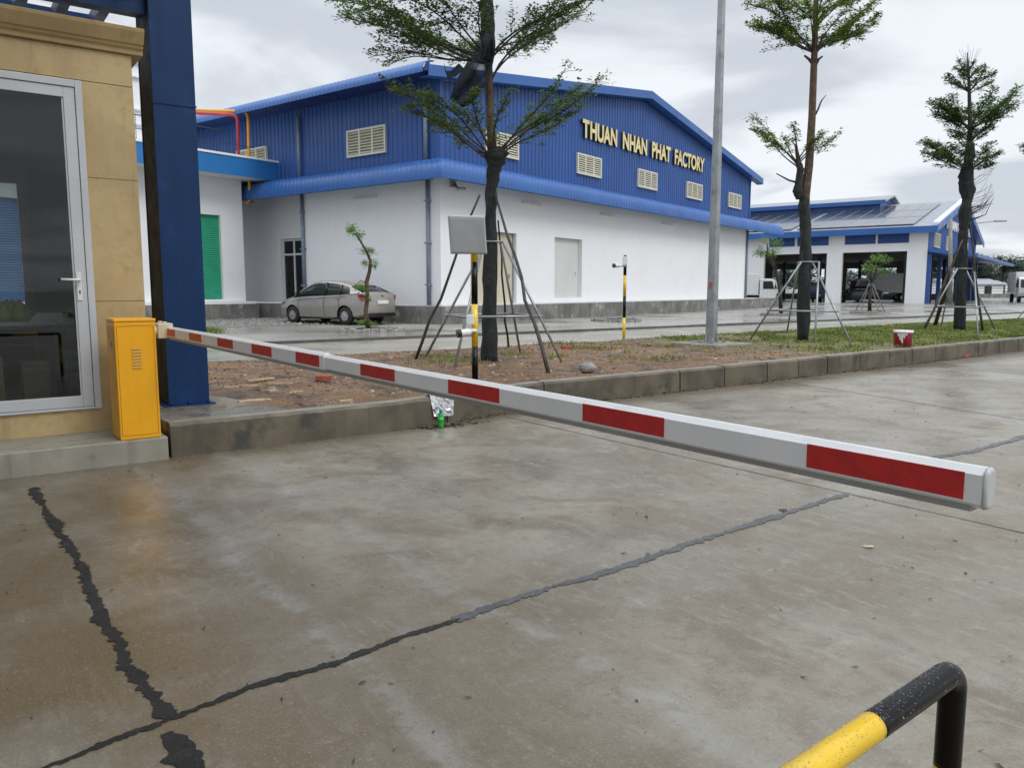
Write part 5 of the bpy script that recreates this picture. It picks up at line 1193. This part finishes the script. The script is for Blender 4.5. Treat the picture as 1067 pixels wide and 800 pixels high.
for i, (u, Y, wd_, h, lab) in enumerate([(930, 135, 9, 3.2, 'low white shed glimpsed between the hall columns'), (1010, 130, 9, 2.6, 'long low white shed left of the far street light'), (1030, 120, 5, 2.2, 'small pale hut right of the far street light')]):
    c = pt(u, 300, Y); t = thing('low_shed', (c.x, c.y, .3), lab, 'shed')
    w = MB(); w.box(c.x-wd_/2, c.x+wd_/2, c.y, c.y+5, .3, h); w.build('wall', WHITE, t)
    w = MB(); w.hexa([Vector((c.x-wd_/2-.3, c.y-.3, h)), Vector((c.x+wd_/2+.3, c.y-.3, h)), Vector((c.x+wd_/2+.3, c.y+5.3, h)), Vector((c.x-wd_/2-.3, c.y+5.3, h)), Vector((c.x-wd_/2-.3, c.y-.3, h+.12)), Vector((c.x+wd_/2+.3, c.y-.3, h+.12)), Vector((c.x+wd_/2+.3, c.y+2.5, h+.7)), Vector((c.x-wd_/2-.3, c.y+2.5, h+.7))]); w.build('roof', MATS['grey_roof_sheet'], t)
    w = MB(); w.box(c.x-.6, c.x+.5, c.y-.03, c.y-.005, .3, 2.0); w.build('door', DARKGL, t)
# long boundary fence
c0, c1 = pt(950, 300, 112), pt(1180, 300, 112); bf = thing('boundary_fence', (c0.x, c0.y, .3), 'long low boundary fence before the far tree line on the right', 'fence')
w = MB(); w.box(c0.x, c1.x, c0.y, c0.y+.15, .25, .9); w.build('base_wall', PLINTH, bf)
w = MB()
for z in (1.2, 1.6, 2.0): w.box(c0.x, c1.x, c0.y+.05, c0.y+.1, z, z+.06)
w.build('rails', BARKD, bf)
w = MB()
k = c0.x
while k < c1.x: w.box(k, k+.15, c0.y, c0.y+.15, .9, 2.1); k += 2.2
w.build('post', BARKD, bf)
# utility pole before the blue gable with wires
up_ = gy(990, 58, .3); u2 = thing('utility_pole', up_, 'weathered concrete utility pole half hidden behind the conical tree', 'utility pole')
w = MB(); w.tube([Vector(up_), pt(990.5, 228, 58)], [.17, .12], 8); w.build('pole', KERBT, u2)
# ------------------------------------------------------------------ small objects on the verge and road
bk = gnd(940.5, 360, .30)
bu = thing('paint_bucket', (bk.x, bk.y, .30), 'dark red paint bucket with white spilled paint, standing on the grass at the kerb', 'bucket')
w = MB(); w.lathe((bk.x, bk.y, .29), [(.155, 0), (.165, .01), (.185, .28), (.185, .31), (.175, .315), (.165, .28), (.15, .03)], 28); w.build('bucket_body', mat('dark_red_plastic', (.26, .012, .03), .4, bump=0), bu)
w = MB(); w.lathe((bk.x, bk.y, .29), [(.1935, .275), (.1945, .30), (.19, .327), (.165, .327), (.16, .30)], 28); w.build('white_rim', WPLAS, bu)
w = MB()
# spilled paint on the side that faces the road
def onb(an, z, o=.003): r = .165+(.185-.165)*(z/.28)+o; return Vector((bk.x+r*math.cos(an), bk.y+r*math.sin(an), .29+z))
base_a = math.atan2(-bk.y, -bk.x)
for s0, s1, zt, zb in ((-.62, -.40, .29, .20), (-.40, -.18, .29, .12), (-.18, .02, .29, .06), (.02, .2, .29, .16), (.2, .42, .29, .215)):
    w.poly([onb(base_a+s0, zb+.03), onb(base_a+s1, zb), onb(base_a+s1, zt), onb(base_a+s0, zt)])
w.build('spilled_paint', mat('white_spilled_paint', (.6, .58, .58), .4, bump=0), bu)
bb = gnd(459.5, 446, .0)
bo3 = thing('plastic_bottle', (bb.x, bb.y, 0), 'green plastic bottle with a blue cap at the foot of the kerb', 'bottle')
gm_ = NT('green_bottle_plastic'); gm_.b.inputs['Base Color'].default_value = (.03, .42, .05, 1); gm_.b.inputs['Roughness'].default_value = .12; gm_.b.inputs['Transmission Weight'].default_value = .3
w = MB(); w.lathe((bb.x, bb.y, .002), [(.028, 0), (.031, .008), (.031, .05), (.0295, .06), (.031, .07), (.031, .125), (.024, .15), (.013, .168), (.013, .172)], 18); w.build('bottle_body', gm_.m, bo3)
w = MB(); w.lathe((bb.x, bb.y, .002), [(.0165, .165), (.0165, .195), (.014, .2)], 16); w.build('cap', mat('blue_cap', (.03, .20, .50), .4, bump=0), bo3)
w = MB(); w.lathe((bb.x, bb.y, .002), [(.0316, .07), (.0316, .115)], 18); w.build('label', mat('bottle_label_green', (.02, .5, .08), .4, bump=0), bo3)
# silver bag draped over the kerb
sb = MB(); rows = []; cA = ab(gnd(476, 416, .3))
rnd = random.Random(13)
for i in range(15):
    s = i/14; r = []
    for k in range(13):
        q = k/12-.5; x = cA[0]+q*(.30-.10*abs(s-.4)); b0_ = kb(cA[0])
        if s < .35: b_, z = b0_+.17-s*.45, .315
        else: b_, z = b0_-.005-(s-.35)*.05, .315-(s-.35)*.36
        nz = .022*mn.noise((x*22, s*9, 1)); r.append(L(x, b_-abs(nz)*1.2-.006, z+nz))
    rows.append(r)
sb.sheet(rows, False); sbo = sb.build('silver_bag', mat('silver_film', (.60, .60, .62), .22, metal=.85, var=.1, bump=.5, bscale=30, bdist=.01), loc=L(cA[0], cA[1], .3), label='crumpled silver foil bag draped over the kerb edge above the green bottle', cat='bag', fix=False)
sbo.modifiers.new('t', 'SOLIDIFY').thickness = .002
def lump(c, rx, ry, rz, seed, name, m, label, cat, group=None, n=10):
    q = MB(); rg = []
    for i in range(7):
        th = math.pi*(i+.25)/6.5; th = min(th, math.pi*.98)
        rg.append([Vector(c)+Vector((rx*math.sin(th)*math.cos(2*math.pi*k/n), ry*math.sin(th)*math.sin(2*math.pi*k/n), -rz*math.cos(th)))*(1+.22*mn.noise((math.cos(2*math.pi*k/n)*1.4+seed, math.sin(2*math.pi*k/n)*1.4, i*.6))) for k in range(n)])
    q.rings(rg, True, False); return q.build(name, m, loc=c, label=label, cat=cat, group=group)
r_ = gnd(612.5, 387, .30); lump((r_.x, r_.y, .35), .135, .11, .085, 3, 'grey_rock', ROCK, 'grey rock on the verge soil just behind the kerb, right of the nearest tree', 'rock')
for i, (u, v, lab) in enumerate([(337.5, 395.5, 'orange-red brick lying in the bare soil behind the barrier arm'), (590, 363, 'red brick at the back edge of the soil, right of the nearest tree'), (1005, 372, 'red brick fragment at the foot of the far kerb stones')]):
    z = .30 if i < 2 else 0.0; c = gnd(u, v, z); an = rnd.uniform(-.4, .4)+.3; ux = Vector((math.cos(an), math.sin(an), 0)); uy = Vector((-ux.y, ux.x, 0))
    q = MB(); q.boxf(lambda a, o, zz: c+ux*a+uy*o+Vector((0, 0, zz)), -.10, .10, -.05, .05, -.01 if i < 2 else .001, .055); q.build('brick', BRICK, loc=c, label=lab, cat='brick', bevel=.006)
# scrap wood pieces
scr = [(272, 395, .34, .06, .2, 'pale scrap board lying in the soil, nearest the barrier arm'), (292, 399, .30, .03, -.1, 'thin pale lath in the soil left of the blue column edge'), (265, 417, .32, .09, .05, 'pale rotten board beside the kerb, right of the blue column'), (252, 402, .42, .03, .25, 'narrow lath across the dark soil beside the blue column'), (309, 408, .14, .05, -.2, 'short white wood chip in the middle of the bare soil'), (284, 407, .12, .06, .6, 'small pale wood block in the middle of the bare soil'), (360, 417, .16, .05, .3, 'small pale chip close to the kerb under the arm')]
for (u, v, ln, wd_, an, lab) in scr:
    c = gnd(u, v, .315); an += R(25); ux = Vector((math.cos(an), math.sin(an), rnd.uniform(-.04, .04))); uy = Vector((-ux.y, ux.x, 0))
    q = MB(); n_ = 6; pts = []
    top = [(-ln/2+ln*k/n_, wd_/2*(1+.4*rnd.uniform(-1, 1))) for k in range(n_+1)]+[(ln/2-ln*k/n_, -wd_/2*(1+.4*rnd.uniform(-1, 1))) for k in range(n_+1)]
    q.rings([[c+ux*x+uy*y+Vector((0, 0, zz)) for x, y in top] for zz in (-.012, .006)], True, False); q.build('scrap_board', WOODP, loc=c, label=lab, cat='board', group='scraps of wood on the bare soil')
# scattered debris, stones, leaf litter
def scatter(name, n, fn, m, label, cat, seed, size, flat=.5, thin_=False):
    rr = random.Random(seed); q = MB()
    for k in range(n):
        r = fn(rr)
        if r is None: continue
        a, b, z = r; p = L(a, b, z); s = rr.uniform(*size)*(1 if rr.random() < .9 else 1.8); an = rr.uniform(0, 6.28); el = rr.uniform(1, 2.4)
        if thin_:
            ux = Vector((math.cos(an), math.sin(an), rr.uniform(-.1, .35))); uy = Vector((-ux.y, ux.x, rr.uniform(-.3, .3)))
            q.add([p-ux*s*el, p-uy*s*.5+Vector((0, 0, s*.3)), p+ux*s*el, p+uy*s*.5+Vector((0, 0, s*.2))], [(0, 1, 2), (0, 2, 3)])
        else:
            ux = Vector((math.cos(an), math.sin(an), 0))*s*el*.7; uy = Vector((-math.sin(an), math.cos(an), 0))*s; h = s*flat*2
            j = lambda: rr.uniform(.7, 1.25)
            q.hexa([p-ux*j()-uy*j(), p+ux*j()-uy*j(), p+ux*j()+uy*j(), p-ux*j()+uy*j()]+[p-ux*.6*j()-uy*.6*j()+Vector((0, 0, h)), p+ux*.6*j()-uy*.6*j()+Vector((0, 0, h)), p+ux*.6*j()+uy*.6*j()+Vector((0, 0, h*j())), p-ux*.6*j()+uy*.6*j()+Vector((0, 0, h))])
    o = q.build(name, m, loc=L(4, 3, .3)); tag(o, label, cat, None, 'stuff'); return o
def on_verge(a0, a1, th=None, f=1.3, sd=0):
    def fn(rr):
        a = a0+(a1-a0)*rr.random()**1.3; b = kb(a)+.22+rr.random()*(6.0-kb(a))
        if th is not None and mn.noise((a*f, b*f, sd)) < th: return None
        if a < 1.2 and b < 1.9: return None
        return a, b, vz(a, b)-.004
    return fn
LIT = mat('leaf_litter', (.048, .032, .018), .75, var=.5, scale=8, bump=0, c2=(.12, .08, .04), c2a=.55, c2b=.6, c2s=14)
scatter('leaf_litter', 9000, on_verge(.6, 14, .05, .9, 2), LIT, 'brown dead leaves and bark lying on the verge soil', 'leaf litter', 1, (.006, .017), thin_=True)
scatter('soil_clods', 9000, on_verge(.5, 16), mat('soil_clod', (.13, .068, .034), .9, var=.4, scale=6, bump=0), 'small clods of brown soil over the verge', 'soil clods', 2, (.004, .013), .4)
scatter('pebbles', 900, on_verge(.5, 18), mat('pale_pebble', (.32, .28, .22), .8, var=.3, scale=5, bump=0), 'pale pebbles and mortar crumbs on the verge', 'pebbles', 3, (.006, .018), .5)
def kerbfoot(rr):
    a = 3.0+rr.random()**1.2*14; return a, kb(a)-.03-abs(rr.gauss(0, .06)), .004
scatter('kerb_litter', 1500, kerbfoot, LIT, 'dead leaves and grit gathered along the foot of the kerb', 'leaf litter', 4, (.006, .018), thin_=True)
def bottlefoot(rr):
    c = k2(462, 444); return c[0]+rr.gauss(0, .16), min(kb(c[0])-.02, c[1]+rr.gauss(0, .06)), .004
scatter('leaf_pile', 160, bottlefoot, LIT, 'small pile of dead leaves round the green bottle', 'leaf litter', 5, (.012, .028), thin_=True)
def onroad(rr): return rr.uniform(-3.5, 14), rr.uniform(-6.4, -.1), .004
scatter('road_specks', 900, onroad, mat('dark_leaf_speck', (.035, .026, .02), .6, var=.4, scale=9, bump=0), 'dark leaf specks scattered over the wet concrete', 'leaf specks', 6, (.003, .010), thin_=True)
for (u, v, lab) in ((816, 531, 'brown wet leaf on the concrete near the tar joint'), (905, 569, 'pale yellow leaf lying on the open concrete')):
    c = gnd(u, v, .005); q = MB(); q.poly([c+Vector((.03*math.cos(k), .022*math.sin(k), .002+.002*math.sin(3*k))) for k in [i*math.pi/5 for i in range(10)]]); qo = q.build('fallen_leaf', LIT if v < 550 else WOODP, loc=c, label=lab, cat='leaf')
def yardgrit(rr):
    c = ab(gnd(310, 334, .3)); return c[0]+rr.gauss(0, 3.6), c[1]+rr.gauss(0, 1.7), .303
scatter('gravel', 9000, yardgrit, ROCK, 'loose grey gravel on the yard beside the parked car', 'gravel', 7, (.012, .04), .5)
# grass: short tufts, dense to the right, patchy further left
rg_ = random.Random(99); q = MB()
def blade(p, h, w_):
    an = rg_.uniform(0, 6.28); ln = rg_.uniform(.1, .9)*h; d = Vector((math.cos(an), math.sin(an), 0)); s_ = Vector((-d.y, d.x, 0))*w_
    q.add([p-s_, p+s_, p+d*ln*.5+Vector((0, 0, h*.75))+s_*.6, p+d*ln+Vector((0, 0, h))], [(0, 1, 2), (0, 2, 3)])
spots = [ab(gnd(u, v, .3))+(r,) for u, v, r in ((470, 376, .8), (455, 372, .5), (612, 362, .6), (650, 372, .35), (692, 374, .45), (700, 362, .3), (580, 372, .3), (535, 368, .4), (330, 384, .25))]
n = 0
for k in range(150000):
    a = 2.5+rg_.random()**.85*34; b = kb(a)+.2+rg_.random()*(6.05-kb(a)); d = 0
    t = (a-11.3)/5+mn.noise((a*.6, b*.6, 3))*1.5+mn.noise((a*1.9, b*1.9, 8))*1.1; t = min(t, .72+1.6*mn.noise((a*1.3, b*1.3, 21)))
    if b < 1.6+.4*mn.noise((a, 0, 0)): t -= .6*(1.7-b)
    d = max(0, min(1, t))
    for sa, sb_, r in spots:
        q_ = math.hypot(a-sa, b-sb_)/r
        if q_ < 1.2: d = max(d, (1.1-q_)*.9)
    if rg_.random() > d*.75: continue
    blade(L(a, b, vz(a, b)-.005), rg_.uniform(.025, .085), rg_.uniform(.005, .014)*(1.4 if a > 12 else 1)); n += 1
go = q.build('grass', GRASSM, loc=L(12, 3, .3), fix=False); tag(go, 'short yellow-green grass and clover growing on the verge', 'grass', None, 'stuff')
q = MB()
for k in range(900):
    c = ab(gnd(216+rg_.gauss(0, 7), 346+rg_.gauss(0, 1.5), .3)); blade(L(c[0], c[1], .302), rg_.uniform(.04, .12), .01)
go = q.build('weeds', GRASSM, loc=gnd(216, 346, .3), fix=False); tag(go, 'patch of weeds on the yard just right of the blue column', 'weeds', None, 'stuff')
# ------------------------------------------------------------------ sky, sun, camera
sun_dir = Vector((.55, -.35, .75)).normalized()
W_ = bpy.data.worlds.new('World'); scene.world = W_; W_.use_nodes = True; nt = W_.node_tree; nt.nodes.clear()
N_ = lambda k: nt.nodes.new('ShaderNode'+k)
out = N_('OutputWorld'); bg_ = N_('Background'); sky = N_('TexSky'); sky.sky_type = 'NISHITA'; sky.sun_disc = False
sky.sun_elevation = math.asin(sun_dir.z); sky.sun_rotation = math.atan2(sun_dir.x, sun_dir.y)
tc = N_('TexCoord'); sep = N_('SeparateXYZ'); nt.links.new(tc.outputs['Generated'], sep.inputs[0])
def M_(op, a, b=0.0):
    x = N_('Math'); x.operation = op
    for v, i in ((a, 0), (b, 1)):
        if isinstance(v, (int, float)): x.inputs[i].default_value = v
        else: nt.links.new(v, x.inputs[i])
    return x.outputs[0]
def MR(f, a, b, c, d):
    x = N_('MapRange'); x.interpolation_type = 'SMOOTHSTEP'; nt.links.new(f, x.inputs[0])
    for i, v in zip((1, 2, 3, 4), (a, b, c, d)): x.inputs[i].default_value = v
    return x.outputs[0]
zc = M_('MAXIMUM', sep.outputs[2], 0.0); den = M_('ADD', zc, .16)
cmb = N_('CombineXYZ'); nt.links.new(M_('DIVIDE', sep.outputs[0], den), cmb.inputs[0]); nt.links.new(M_('DIVIDE', sep.outputs[1], den), cmb.inputs[1])
n1 = N_('TexNoise'); n1.inputs['Scale'].default_value = 1.15; n1.inputs['Detail'].default_value = 7; n1.inputs['Roughness'].default_value = .48; n1.inputs['Distortion'].default_value = .5; nt.links.new(cmb.outputs[0], n1.inputs['Vector'])
n2 = N_('TexNoise'); n2.inputs['Scale'].default_value = .33; n2.inputs['Detail'].default_value = 3; nt.links.new(cmb.outputs[0], n2.inputs['Vector'])
cl1 = MR(M_('ADD', M_('MULTIPLY', n1.outputs[0], .6), M_('MULTIPLY', n2.outputs[0], .4)), .45, .555, 0, 1)
mx = N_('Mix'); mx.data_type = 'RGBA'; nt.links.new(cl1, mx.inputs[0]); mx.inputs[6].default_value = (.51, .545, .595, 1); mx.inputs[7].default_value = (.74, .775, .81, 1)
# brighter towards the zenith, as an overcast sky is
up2 = MR(sep.outputs[2], .34, .9, 1.0, 2.7)
sc_ = N_('VectorMath'); sc_.operation = 'SCALE'; nt.links.new(mx.outputs[2], sc_.inputs[0]); nt.links.new(up2, sc_.inputs['Scale'])
sk = N_('VectorMath'); sk.operation = 'SCALE'; nt.links.new(sky.outputs[0], sk.inputs[0]); sk.inputs['Scale'].default_value = .08
mx2 = N_('Mix'); mx2.data_type = 'RGBA'; mx2.inputs[0].default_value = .93; nt.links.new(sk.outputs[0], mx2.inputs[6]); nt.links.new(sc_.outputs[0], mx2.inputs[7])
nt.links.new(mx2.outputs[2], bg_.inputs[0]); bg_.inputs[1].default_value = 1.0; nt.links.new(bg_.outputs[0], out.inputs[0])
sl_ = bpy.data.lights.new('sun', 'SUN'); sl_.energy = .9; sl_.angle = R(25); sl_.color = (1, .97, .93); so = bpy.data.objects.new('sun', sl_); COL.objects.link(so)
so.rotation_euler = sun_dir.to_track_quat('Z', 'Y').to_euler()
cam = bpy.data.cameras.new('camera'); cam.sensor_width = 36; cam.lens = F/1067*36; cam.clip_end = 3000; cam.clip_start = .05
co_ = bpy.data.objects.new('camera', cam); COL.objects.link(co_); co_.location = (0, 0, H); co_.rotation_euler = (math.pi/2-PITCH, 0, 0); scene.camera = co_
vs = scene.view_settings; vs.view_transform = 'Standard'; vs.look = 'None'; vs.gamma = 1; vs.exposure = 0.34; vs.use_curve_mapping = False
scene.cycles.use_denoising = True; scene.cycles.max_bounces = 8; scene.cycles.transparent_max_bounces = 12
for o in bpy.data.objects:
    if '_w' in o: del o['_w']
